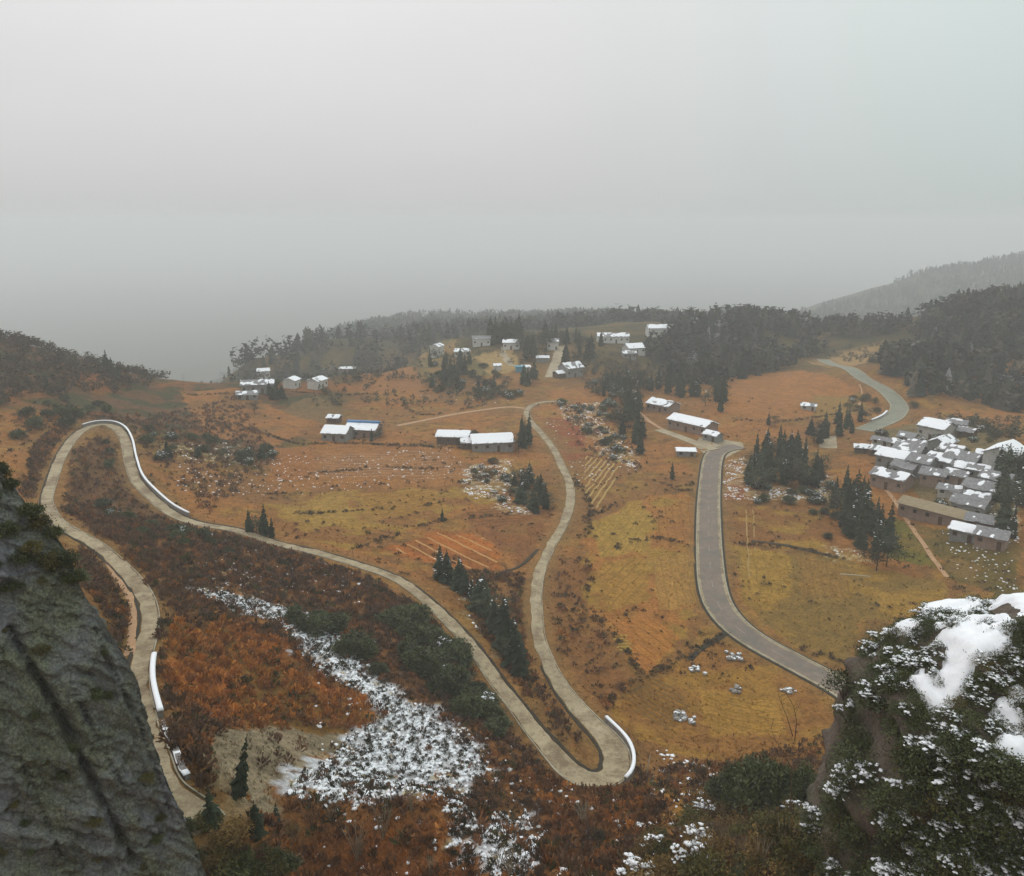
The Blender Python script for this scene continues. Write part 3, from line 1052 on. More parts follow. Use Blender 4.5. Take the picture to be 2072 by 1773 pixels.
row([(1056, 902), (1062, 908), (1070, 900), (1050, 918)], 9, 14, 'lone tall conifer group tree beside the white-roofed long house', 'conifers beside the long house', .95)
grove([(1030, 985), (1080, 970), (1110, 1000), (1118, 1035), (1080, 1042), (1045, 1015)], 16, 4, 8,
      'squat conifer on the stony mound beside the mountain road', 'conifers on the stony mound', 1.5, .4)
row([(890, 1175), (905, 1180), (930, 1195), (942, 1205), (955, 1215), (968, 1228), (975, 1240), (985, 1255), (1000, 1280), (1010, 1300), (1020, 1318), (1030, 1338), (1043, 1352),
     (1052, 1370), (1000, 1262), (1018, 1290), (1035, 1325)], 5, 9.5,
    'conifer in the line between the two legs of the hairpin road', 'conifers between the two legs of the hairpin', 1.25, .4)
row([(487, 935), (505, 930), (530, 932), (460, 930), (400, 925), (340, 928)], 4, 6.5, 'small conifer among the scattered snow below the left farms', 'small conifers below the left farms', 1.6, .4)
row([(505, 1075), (520, 1080), (535, 1083), (550, 1088)], 5, 8, 'small dark conifer on the verge of the long left road leg', 'conifers on the verge of the left road leg', 1.2)
row([(895, 1056)], 4, 5, 'single small conifer standing alone in the golden field', None, 1.0)
row([(1360, 970)], 6, 7, 'slender conifer standing alone left of the asphalt road', None, .9)
row([(760, 890), (770, 885), (752, 893)], 4, 6, 'small conifer at the end of the blue-edged house', 'conifers at the end of the blue-edged house', 1.2)
row([(545, 800), (560, 803), (570, 806), (555, 808), (515, 835)], 6, 9, 'round conifer in front of the left farm cluster', 'conifers in front of the left farm cluster', 1.6)
row([(1640, 880), (1555, 860), (1568, 862)], 5, 7, 'small conifer at the edge of the terracotta field', 'conifers at the edge of the terracotta field', 1.3)
grove([(430, 760), (470, 745), (560, 750), (700, 735), (830, 730), (840, 745), (700, 752), (560, 765), (440, 775)], 36, 8, 14,
      'hazy conifer in the belt behind the left farms', 'conifers in the belt behind the left farms', 1.1)
grove([(850, 765), (1000, 770), (1090, 765), (1080, 790), (960, 790), (860, 790)], 20, 6, 11,
      'conifer in the gardens below the far village', 'conifers in the gardens below the far village', 1.2)
grove([(860, 735), (960, 735), (960, 762), (870, 762)], 12, 7, 12, 'hazy conifer left of the far village lane', 'conifers left of the far village lane', 1.1)
grove([(1050, 700), (1100, 690), (1230, 700), (1230, 735), (1170, 745), (1060, 730)], 30, 9, 15,
      'tall hazy conifer among the far village houses', 'conifers among the far village houses', 1.1)
grove([(990, 690), (1060, 688), (1055, 700), (990, 700)], 14, 14, 20, 'tall conifer in the dense stand behind the far village', 'conifers in the dense stand behind the far village', 1.1)
grove([(2010, 970), (2072, 930), (2072, 1110), (2030, 1090)], 12, 8, 13, 'dark conifer at the edge of the right-hand village', 'conifers at the edge of the right-hand village', 1.2, .3)
for p_, h_ in (((215, 757), 11), ((228, 762), 9), ((95, 790), 7), ((240, 768), 7)):
    q = hit(*p_)
    conifer((q[0], q[1], q[2] - .2), h_, 'conifer on the falling skyline of the brown left hill', 'conifers on the left hill skyline', 1.3)


# ------------------------------------------------------------------ far woods: joined masses of small trees
def scatter(pl, n, gap=None):
    lo, hi = pl.min(0), pl.max(0)
    out = np.zeros((0, 2))
    while len(out) < n:
        q = rng.uniform(lo, hi, (n * 2, 2))
        q = q[inpoly(q[:, 0], q[:, 1], pl)]
        if len(q) == 0:
            break
        out = np.concatenate([out, q])
    out = out[:n]
    if gap is not None:
        out = out[road_dist(out[:, 0], out[:, 1]) > gap]
    return out


def far_tree(seed):
    r = random.Random(seed)
    V, F = [], []
    L = 6
    for k in range(L):
        f = k / L
        z0, z1 = .06 + .94 * f, .06 + .94 * min(1.06, f + 1.9 / L)
        rad = .25 * (1 - f) ** .8 + .03
        i = len(V)
        m = 7
        for q in range(m):
            a = 6.283 * q / m + k
            rr = rad * r.uniform(.55, 1.25)
            V.append((rr * math.cos(a), rr * math.sin(a), z0 + r.uniform(-.04, .03)))
        V.append((0, 0, z1))
        F += [(i + q, i + (q + 1) % m, i + m) for q in range(m)]
    return np.array(V), np.array(F)


def broad_tree(seed):
    """rough rounded crown made of many small leaf-clump facets"""
    r = random.Random(seed)
    V, F = [], []
    for k in range(46):
        d = Vector((r.gauss(0, 1), r.gauss(0, 1), r.gauss(0, 1))).normalized()
        c = d * r.uniform(.55, 1.0)
        c = Vector((c.x * .38, c.y * .38, .58 + c.z * .42))
        i = len(V)
        for q in range(3):
            V.append(tuple(c + Vector((r.uniform(-.17, .17), r.uniform(-.17, .17), r.uniform(-.13, .13)))))
        F.append((i, i + 1, i + 2))
    return np.array(V), np.array(F)


FT = [far_tree(s) for s in range(5)]
BT = [broad_tree(s) for s in range(4)]


def joined(name, pts, protos, hmin, hmax, mat, sink=.3, wfat=(.9, 1.3), cols=None, zoff=None, aux=None):
    Vs, Fs, Cs, base = [], [], [], 0
    for k, (x, y) in enumerate(pts):
        v, f = protos[rng.integers(len(protos))]
        h = rng.uniform(hmin, hmax)
        a = rng.uniform(0, 6.283)
        fw = h * rng.uniform(*wfat)
        R = np.array([[math.cos(a), -math.sin(a)], [math.sin(a), math.cos(a)]])
        w = np.empty_like(v)
        w[:, :2] = (v[:, :2] @ R.T) * fw
        w[:, 2] = v[:, 2] * h
        w += (x, y, float(ground(x, y)) - sink + (zoff[k] if zoff is not None else 0))
        Vs.append(w)
        Fs.append(f + base)
        base += len(v)
        if cols is not None:
            Cs.append(np.repeat(cols[k][None], len(v), 0))
    me = mk_mesh(name, np.concatenate(Vs), np.concatenate(Fs), np.concatenate(Cs) if cols is not None else None)
    return link(name, me, mat)


def wood(name, label, polys, protos, hmin, hmax, dens, mat=None, rag=0.0, clear=.40, **kw):
    pts = []
    for pl in polys:
        pl = np.asarray(pl)
        area = .5 * abs(np.dot(pl[:, 0], np.roll(pl[:, 1], 1)) - np.dot(pl[:, 1], np.roll(pl[:, 0], 1)))
        q = scatter(pl, int(area * dens), 2.0)
        if rag:                                   # ragged margins and clearings
            q2 = q + np.stack([fbm(q[:, 0], q[:, 1], 30, 3, 301) - .5, fbm(q[:, 0], q[:, 1], 30, 3, 302) - .5], 1) * rag * 2
            q = q[inpoly(q2[:, 0], q2[:, 1], pl) & (fbm(q[:, 0], q[:, 1], 22, 3, 303) > clear)]
        pts.append(q)
    pts = np.concatenate(pts)
    pal_ = np.array([(.016, .026, .020), (.026, .036, .024), (.040, .046, .030), (.058, .052, .040), (.075, .068, .048), (.20, .20, .20)])
    pk = rng.choice(6, len(pts), p=[.27, .27, .2, .14, .105, .015])
    cl_ = pal_[pk] * rng.uniform(.7, 1.3, (len(pts), 1)) * (.75 + .5 * fbm(pts[:, 0], pts[:, 1], 35, 3, 311))[:, None]
    if mat is None:
        o = joined(name, pts, protos, hmin, hmax, M_tuft, cols=cl_, **kw)
    else:
        o = joined(name, pts, protos, hmin, hmax, mat, **kw)
    return tag(o, label, 'forest', kind='stuff')


def dpoly(pts):
    return np.array([at_depth(u, v, y)[:2] for u, v, y in pts])


wood('ridge_forest', 'hazy wooded ridge on the far side of the village', [dpoly([(400, 730, 560), (480, 735, 520), (640, 730, 560), (830, 710, 620), (1000, 690, 740), (1250, 690, 740), (1450, 680, 720),
     (1640, 680, 720), (1680, 660, 1650), (1150, 645, 1750), (850, 645, 1720), (640, 690, 1450), (480, 720, 900)])], FT + BT + BT, 6, 17, 1 / 110., rag=30)
wood('knoll_forest', 'dense dark wood covering the knoll behind the farmhouses', [dpoly([(1300, 760, 470), (1400, 790, 430), (1470, 780, 430), (1560, 745, 480), (1650, 745, 500),
     (1660, 700, 640), (1500, 655, 700), (1380, 690, 640), (1310, 720, 560)])], FT + BT + BT, 4.5, 14, 1 / 19., rag=40)
wood('hill_forest', 'dark wooded hill rising over the right-hand road', [dpoly([(1780, 752, 425), (1850, 812, 382), (1900, 822, 380), (1980, 835, 376), (2090, 880, 362), (2250, 800, 380), (2250, 600, 660), (2050, 600, 660),
     (1930, 620, 630), (1850, 672, 585), (1775, 725, 480)])], FT + BT + BT, 4.5, 13, 1 / 20., rag=8, clear=.30)
wood('mountain_forest', 'blue-grey wooded mountain behind the right-hand hill', [dpoly([(1620, 650, 1500), (1640, 690, 760), (1720, 690, 720), (1850, 690, 760), (2100, 640, 1000), (2250, 560, 2050), (2050, 520, 2150),
     (1900, 535, 2020), (1800, 580, 1950), (1680, 620, 1850)])], FT + BT, 7, 16, 1 / 230.)
wood('saddle_forest', 'hazy wood on the saddle between the knoll and the right-hand mountain', [wpoly([(1625, 705), (1680, 700), (1740, 690), (1790, 678), (1850, 668), (1850, 655), (1790, 655), (1720, 660), (1640, 668), (1615, 680)])],
     FT + BT + BT, 5, 12, 1 / 36., rag=6, clear=.36)
wood('hill_scrub', 'mixed brown and green scrub on the left hill', [dpoly([(-60, 680, 420), (20, 690, 425), (120, 712, 430), (230, 748, 440), (350, 775, 450), (300, 800, 380), (150, 810, 330), (20, 840, 280), (-60, 860, 260)])],
     BT, 2.2, 5.5, 1 / 16., simple('hill_scrub', (0.05, 0.038, 0.024), (0.075, 0.058, 0.032), .05, .95, .1, world_co=True))

# ------------------------------------------------------------------ small ground growth: grass tufts, scrub, snow clumps
def cover_at(x, y):
    i = np.clip(np.searchsorted(XS, x), 0, len(XS) - 1)
    j = np.clip(np.searchsorted(YS, y), 0, len(YS) - 1)
    return C[j, i]


def view_points(n, ymin, ymax, power):
    """ground points thinning out with distance"""
    out = []
    y = ymin * (ymax / ymin) ** rng.random(n * 2) if power else rng.uniform(ymin, ymax, n * 2)
    x = rng.uniform(-.66, .66, n * 2) * y
    return np.column_stack([x, y])[:n]


def tuft(seed, nb=6):
    r = random.Random(seed)
    V, F = [], []
    for k in range(nb):
        a = r.uniform(0, 6.28)
        lean = r.uniform(.15, .7)
        w = r.uniform(.10, .22)
        c, s = math.cos(a), math.sin(a)
        bx, by = r.uniform(-.3, .3), r.uniform(-.3, .3)
        i = len(V)
        V += [(bx - s * w, by + c * w, 0), (bx + s * w, by - c * w, 0), (bx + c * lean, by + s * lean, r.uniform(.55, 1.0))]
        F.append((i, i + 1, i + 2))
    return np.array(V), np.array(F)


def scrub(seed, nb=30):
    r = random.Random(seed)
    V, F = [], []
    for k in range(nb):
        a, e = r.uniform(0, 6.28), r.uniform(.15, 1.45)
        d = Vector((math.cos(a) * math.cos(e), math.sin(a) * math.cos(e), math.sin(e)))
        p0 = d * r.uniform(.1, .5)
        p1 = d * r.uniform(.65, 1.05)
        sd = d.cross(Vector((r.uniform(-1, 1), r.uniform(-1, 1), r.uniform(-1, 1)))).normalized() * r.uniform(.05, .14)
        i = len(V)
        V += [tuple(p0), tuple(p1 + sd), tuple(p1 - sd)]
        F.append((i, i + 1, i + 2))
    V = np.array(V)
    V[:, :2] *= .75
    return V, np.array(F)


TF = [tuft(s) for s in range(8)]
SB = [scrub(s) for s in range(8)]
pts = view_points(52000, 58, 400, True)
rd = road_dist(pts[:, 0], pts[:, 1])
cv = cover_at(pts[:, 0], pts[:, 1])
ok = (rd > .5) & (cv[:, 2] < .5)
pts, cv = pts[ok], cv[ok]
sel = rng.random(len(pts)) < .35 + .65 * sstep(fbm(pts[:, 0], pts[:, 1], 7, 3, 55), .4, .6)
pts, cv = pts[sel], cv[sel]
cc = cv * rng.uniform(.75, 1.75, (len(pts), 1)) * rng.uniform(.92, 1.08, (len(pts), 3))
tag(joined('dry_grass', pts, TF, .2, .6, M_tuft, .05, (.8, 1.3), cc), 'dry rust and straw coloured grass tufts covering the slopes and fields', 'grass', kind='stuff')

hillpl = COVERPOLY['hill_near']
loops = [COVERPOLY['loop_in'], COVERPOLY['loop_out'], COVERPOLY['under_loop'], COVERPOLY['road_verge']]
sp = [scatter(hillpl, 8200, .4)] + [scatter(q, n_, .4) for q, n_ in zip(loops, (450, 450, 450, 110))] + [scatter(wpoly([(20, 850), (480, 800), (560, 930), (420, 1040), (280, 900), (150, 840), (60, 900)]), 1300, .6)]
sp.append(scatter(wpoly([(1130, 815), (1300, 830), (1300, 960), (1180, 920)]), 350, .6))
sp.append(scatter(wpoly([(900, 1150), (1080, 1160), (1080, 1330), (1180, 1500), (1130, 1500), (980, 1290)]), 700, .6))
sp.append(scatter(wpoly([(1290, 1560), (1700, 1480), (1700, 1790), (1250, 1790)]), 900, .6))
sp = np.concatenate(sp)
for nm, pl, den in snow_polys[:4]:
    sp = sp[~(inpoly(sp[:, 0], sp[:, 1], pl) & (rng.random(len(sp)) < .9))]
gr = COVERPOLY['gravel']
ru = COVERPOLY['rust_slope']
keep = rng.random(len(sp)) > inpoly(sp[:, 0], sp[:, 1], gr) * .93
sp = sp[keep]
pick = rng.random(len(sp))
pal = np.array([(.165, .088, .042), (.25, .115, .048), (.37, .15, .042), (.092, .082, .028), (.46, .19, .040)])
wt = np.where(inpoly(sp[:, 0], sp[:, 1], ru)[:, None], [.05, .2, .35, .05, .35], [.36, .30, .14, .12, .08])
ix = (pick[:, None] > np.cumsum(wt, 1)).sum(1).clip(0, 4)
pald = np.array([(.120, .073, .047), (.165, .094, .056), (.235, .108, .046), (.080, .074, .031), (.29, .125, .040)])
rust = inpoly(sp[:, 0], sp[:, 1], ru) | inpoly(sp[:, 0], sp[:, 1], COVERPOLY['rust_bottom']) | inpoly(sp[:, 0], sp[:, 1], COVERPOLY['rust_hairpin'])
cc = np.where(rust[:, None], pal[ix], pald[ix]) * rng.uniform(.6, 1.35, (len(sp), 1))
tag(joined('scrub', sp, SB, .55, 1.7, M_tuft, .1, (.8, 1.25), cc), 'low brown leafless scrub covering the near hillside', 'scrub', kind='stuff')

BANKS = [[(560, 905), (700, 898), (900, 908)], [(540, 1000), (700, 985), (920, 975), (1010, 1000)], [(720, 1112), (860, 1062), (960, 1050), (1100, 1030)],
         [(1180, 1050), (1300, 1000), (1410, 995)], [(1190, 1230), (1260, 1310), (1300, 1375)], [(1300, 1375), (1400, 1322), (1475, 1278)], [(1300, 1375), (1230, 1420)],
         [(1480, 1100), (1600, 1110), (1720, 1135)], [(480, 860), (600, 900)], [(380, 800), (560, 792), (700, 800), (900, 790)], [(1470, 850), (1600, 852), (1740, 830)],
         [(1620, 1310), (1720, 1345)], [(800, 800), (860, 840), (1000, 815)], [(640, 860), (760, 900), (880, 905), (1040, 915)], [(1130, 940), (1190, 1010), (1185, 1100)],
         [(1300, 960), (1360, 985), (1405, 980)], [(620, 960), (760, 945), (900, 950)], [(600, 1040), (760, 1030), (900, 1020)], [(1240, 1110), (1330, 1090), (1410, 1110)], [(1530, 1180), (1650, 1190), (1780, 1200)]]
bp = []
for path in BANKS:
    L = smooth_path([hit(u, v) for u, v in path], .45)
    k = rng.random(len(L)) < .75 * sstep(fbm(L[:, 0], L[:, 1], 9, 2, 66), .3, .5)
    bp.append(L[k, :2] + rng.normal(0, .6, (int(k.sum()), 2)))
bp = np.concatenate(bp)
bp = bp[road_dist(bp[:, 0], bp[:, 1]) > .6]
sp2 = view_points(2600, 150, 400, True)                       # odd bushes dotted over the fields
sp2 = sp2[(road_dist(sp2[:, 0], sp2[:, 1]) > 1) & (fbm(sp2[:, 0], sp2[:, 1], 14, 3, 67) > .54)]
bp = np.concatenate([bp, sp2])
cc = np.array([(.085, .055, .034), (.055, .052, .026), (.12, .075, .04), (.17, .12, .055)])[rng.integers(0, 4, len(bp))] * rng.uniform(.6, 1.4, (len(bp), 1))
tag(joined('bank_scrub', bp, SB, .4, 1.15, M_tuft, .08, (.9, 1.5), cc), 'brown scrub along the banks between the fields', 'scrub', kind='stuff')

# icosahedron for snow clumps and stones
g = (1 + 5 ** .5) / 2
IV = np.array([(-1, g, 0), (1, g, 0), (-1, -g, 0), (1, -g, 0), (0, -1, g), (0, 1, g), (0, -1, -g), (0, 1, -g), (g, 0, -1), (g, 0, 1), (-g, 0, -1), (-g, 0, 1)], float)
IV /= np.linalg.norm(IV[0])
IF = np.array([(0, 11, 5), (0, 5, 1), (0, 1, 7), (0, 7, 10), (0, 10, 11), (1, 5, 9), (5, 11, 4), (11, 10, 2), (10, 7, 6), (7, 1, 8), (3, 9, 4), (3, 4, 2), (3, 2, 6), (3, 6, 8), (3, 8, 9),
               (4, 9, 5), (2, 4, 11), (6, 2, 10), (8, 6, 7), (9, 8, 1)])


def lump(seed, flat=.6, jit=.3):
    r = np.random.default_rng(seed)
    v = IV * r.uniform(1 - jit, 1 + jit, (12, 1))
    v[:, 2] = v[:, 2] * flat + .25
    return v, IF


SL = [lump(s, .55) for s in range(8)]
sn = []
for nm, pl, den in snow_polys:
    area = .5 * abs(np.dot(pl[:, 0], np.roll(pl[:, 1], 1)) - np.dot(pl[:, 1], np.roll(pl[:, 0], 1)))
    q = scatter(pl, int(min(area * den * 3.4, 11000)), .3)
    m = fbm(q[:, 0], q[:, 1], 2.2, 3, 61)
    sn.append(q[m > .64 - .32 * den])
    print(nm, int(area), len(q))
for pts_, n_ in (([(330, 940), (560, 920), (900, 900), (960, 960), (560, 1000), (380, 1010)], 420), ([(1100, 850), (1190, 850), (1300, 960), (1150, 1000)], 90),
                 ([(900, 770), (1030, 770), (1030, 820), (830, 810)], 90), ([(1900, 1060), (2060, 1090), (2060, 1200), (1940, 1180)], 110),
                 ([(640, 1380), (1040, 1500), (1250, 1590), (1330, 1770), (620, 1770)], 420), ([(380, 1060), (720, 1160), (760, 1230), (380, 1130)], 260), ([(1330, 1500), (1480, 1560), (1480, 1770), (1250, 1770)], 220)):
    sn.append(scatter(wpoly(pts_), n_, .5))
sn = np.concatenate(sn)
o = joined('snow_clumps', sn, SL, .09, .30, M_snow, .02, (.9, 1.7))
o.data.polygons.foreach_set('use_smooth', np.full(len(o.data.polygons), True))
tag(o, 'patchy snow clinging to the scrub of the slopes and banks', 'snow', kind='stuff')

# dark tussocks standing up through the snow
q = np.concatenate([scatter(pl, n_, .4) for (nm, pl, den), n_ in zip(snow_polys[:4], (1500, 350, 220, 380))])
cc = np.array([(.05, .055, .03), (.07, .06, .035), (.09, .07, .045)])[rng.integers(0, 3, len(q))] * rng.uniform(.6, 1.4, (len(q), 1))
tag(joined('snowy_scrub', q, SB, .3, .8, M_tuft, .05, (.8, 1.2), cc), 'dark green scrub poking through the snow patch', 'scrub', kind='stuff')


# ------------------------------------------------------------------ furrows and crop rows
def rows(name, label, pts, pa, pb, gap, w, h, col1, col2):
    pl = wpoly(pts)
    a, b = hit(*pa)[:2], hit(*pb)[:2]
    d = (b - a) / np.linalg.norm(b - a)
    nn = np.array([-d[1], d[0]])
    c = pl.mean(0)
    R = np.abs(pl - c).max() * 1.5
    V, F = [], []
    for k in np.arange(-R, R, gap):
        t = np.arange(-R, R, 1.0)
        L = c + nn * (k + rng.uniform(-.1, .1) * gap) + t[:, None] * d + nn * ((fbm(t, t * 0 + k, 5, 2, 3) - .5) * .5)[:, None]
        ins = inpoly(L[:, 0], L[:, 1], pl)
        for i in range(len(t) - 1):
            if ins[i] and ins[i + 1]:
                j = len(V)
                for p in (L[i], L[i + 1]):
                    z = float(ground(p[0], p[1]))
                    V += [(*(p - nn * w / 2), z - .05), (*p, z + h), (*(p + nn * w / 2), z - .05)]
                F += [(j, j + 3, j + 4, j + 1), (j + 1, j + 4, j + 5, j + 2)]
    return tag(link(name, mk_mesh(name, V, F, smooth=True), simple(name, col1, col2, .8, .95, .1, world_co=True)), label, 'field', kind='stuff')


rows('crop_rows', 'straw-coloured crop rows in the striped plot by the mountain road', [(1182, 922), (1252, 935), (1246, 980), (1212, 1038), (1182, 1010)], (1190, 1020), (1245, 945), 1.9, .8, .28, (.30, .20, .07), (.42, .29, .11))
rows('furrows', 'dark furrows of the ploughed plot beyond the hairpin', [(1240, 1405), (1330, 1360), (1405, 1430), (1360, 1480)], (1250, 1395), (1350, 1455), 1.5, .6, .18, (.13, .075, .026), (.19, .11, .04))
rows('yellow_rows', 'short bright yellow crop rows in the golden field', [(1232, 1282), (1270, 1280), (1282, 1318), (1250, 1322)], (1235, 1300), (1275, 1297), 1.1, .5, .2, (.28, .20, .04), (.36, .27, .06))
rows('vine_rows', 'long pale rows beside the asphalt road', [(1500, 1030), (1525, 1030), (1530, 1170), (1500, 1170)], (1510, 1040), (1515, 1160), 2.2, .5, .10, (.26, .17, .06), (.36, .25, .10))

rows('stubble_rows', 'pale stubble lines of the terraced field below the left farms', [(660, 915), (900, 912), (925, 965), (640, 968)], (660, 935), (900, 930), 3.3, .6, .14, (.24, .135, .072), (.36, .22, .125))
rows('rust_rows', 'pale slanting rows of the rust-coloured plot', [(790, 1110), (880, 1078), (985, 1088), (1015, 1150), (900, 1150)], (830, 1100), (930, 1150), 4.5, .9, .2, (.36, .19, .07), (.46, .27, .11))

for k, (nm, pts, col, pa, pb) in enumerate(PLOTS):
    cg = np.array(col) * np.array((1.0, .87, .50))
    rows('plot_furrows', 'faint furrows of the ' + nm, pts, pa, pb, 2.1 + .25 * (k % 3), .6, .15, tuple(cg * .55), tuple(cg * .95))


def strip(name, pix, w, mat, dz=.09, label=None):
    P = smooth_path([hit(u, v) for u, v in pix])
    P[:, 2] = ground(P[:, 0], P[:, 1])
    T = np.gradient(P[:, :2], axis=0)
    T /= np.linalg.norm(T, axis=1)[:, None] + 1e-9
    r = dict(P=P, Nn=np.stack([-T[:, 1], T[:, 0]], 1), ws=.7 + .6 * fbm(np.arange(len(P)) * 1.2, np.zeros(len(P)), 4, 2, 5))
    return tag(ribbon(name, r, -w / 2, w / 2, dz, mat), kind='structure')


strip('old_track', [(215, 1130), (248, 1180), (262, 1230), (264, 1280), (262, 1330)], 1.5, M_track)
strip('field_ditch', [(1395, 1335), (1420, 1312), (1455, 1290), (1478, 1275)], 1.3, M_ditch)
strip('field_ditch', [(1520, 1095), (1580, 1102), (1640, 1115), (1700, 1130)], 1.2, M_ditch)
strip('field_ditch', [(1020, 1160), (1060, 1140), (1088, 1112)], .8, M_ditch)
strip('field_path', [(1700, 1162), (1730, 1164), (1770, 1168)], .7, M_palestem)
strip('field_path', [(1740, 778), (1745, 795), (1742, 812), (1735, 822)], 1.0, M_track)
strip('field_path', [(1340, 868), (1310, 850), (1285, 825)], 1.6, M_track)
strip('field_path', [(1035, 740), (1020, 720), (1022, 700)], 4.0, M_pave)

# ------------------------------------------------------------------ houses
W_PLASTER = simple('plaster_wall', (.30, .29, .26), (.46, .45, .41), .8, .9, world_co=True)
W_WHITE = simple('whitewashed_wall', (.44, .44, .41), (.60, .60, .56), .8, .9, world_co=True)
W_PINK = simple('brick_wall', (.20, .14, .11), (.30, .22, .17), .9, .9, world_co=True)
W_WOOD = simple('plank_wall', (.075, .052, .036), (.14, .10, .07), 1.2, .9, world_co=True)
W_GREY = simple('block_wall', (.17, .17, .16), (.27, .27, .255), .8, .9, world_co=True)
W_BLUE = simple('blue_sheet', (.055, .22, .32), (.08, .30, .40), .8, .6, .4, world_co=True)
R_TILE = simple('roof_tile', (.13, .13, .135), (.28, .28, .28), 1.4, .85, world_co=True, bmp=.05)
R_TAN = simple('straw_roof', (.22, .175, .105), (.31, .25, .16), 1.0, .9, world_co=True)
R_BLUE = simple('blue_ridge', (.04, .15, .32), (.06, .20, .40), 1.0, .6, .4, world_co=True)
M_pane = simple('dark_pane', (.015, .018, .022), (.03, .034, .04), 1.0, .25, .5)
M_frame = simple('window_frame', (.10, .075, .05), (.16, .12, .08), 2.0, .8)
M_door = simple('plank_door', (.07, .04, .025), (.11, .065, .04), 2.0, .85)
WALLS = dict(p=W_PLASTER, w=W_WHITE, k=W_PINK, d=W_WOOD, g=W_GREY, b=W_BLUE)
hr = np.random.default_rng(3)


def slope_grid(L, run, rise, ov, nx, ny, side):
    """points of one roof slope: u along the ridge, t from eave (0) to ridge (1)"""
    u = np.linspace(-L / 2 - ov, L / 2 + ov, nx)
    t = np.linspace(0, 1, ny)
    U, Tt = np.meshgrid(u, t)
    Y = side * (run + ov) * (1 - Tt)
    return U, Y, Tt


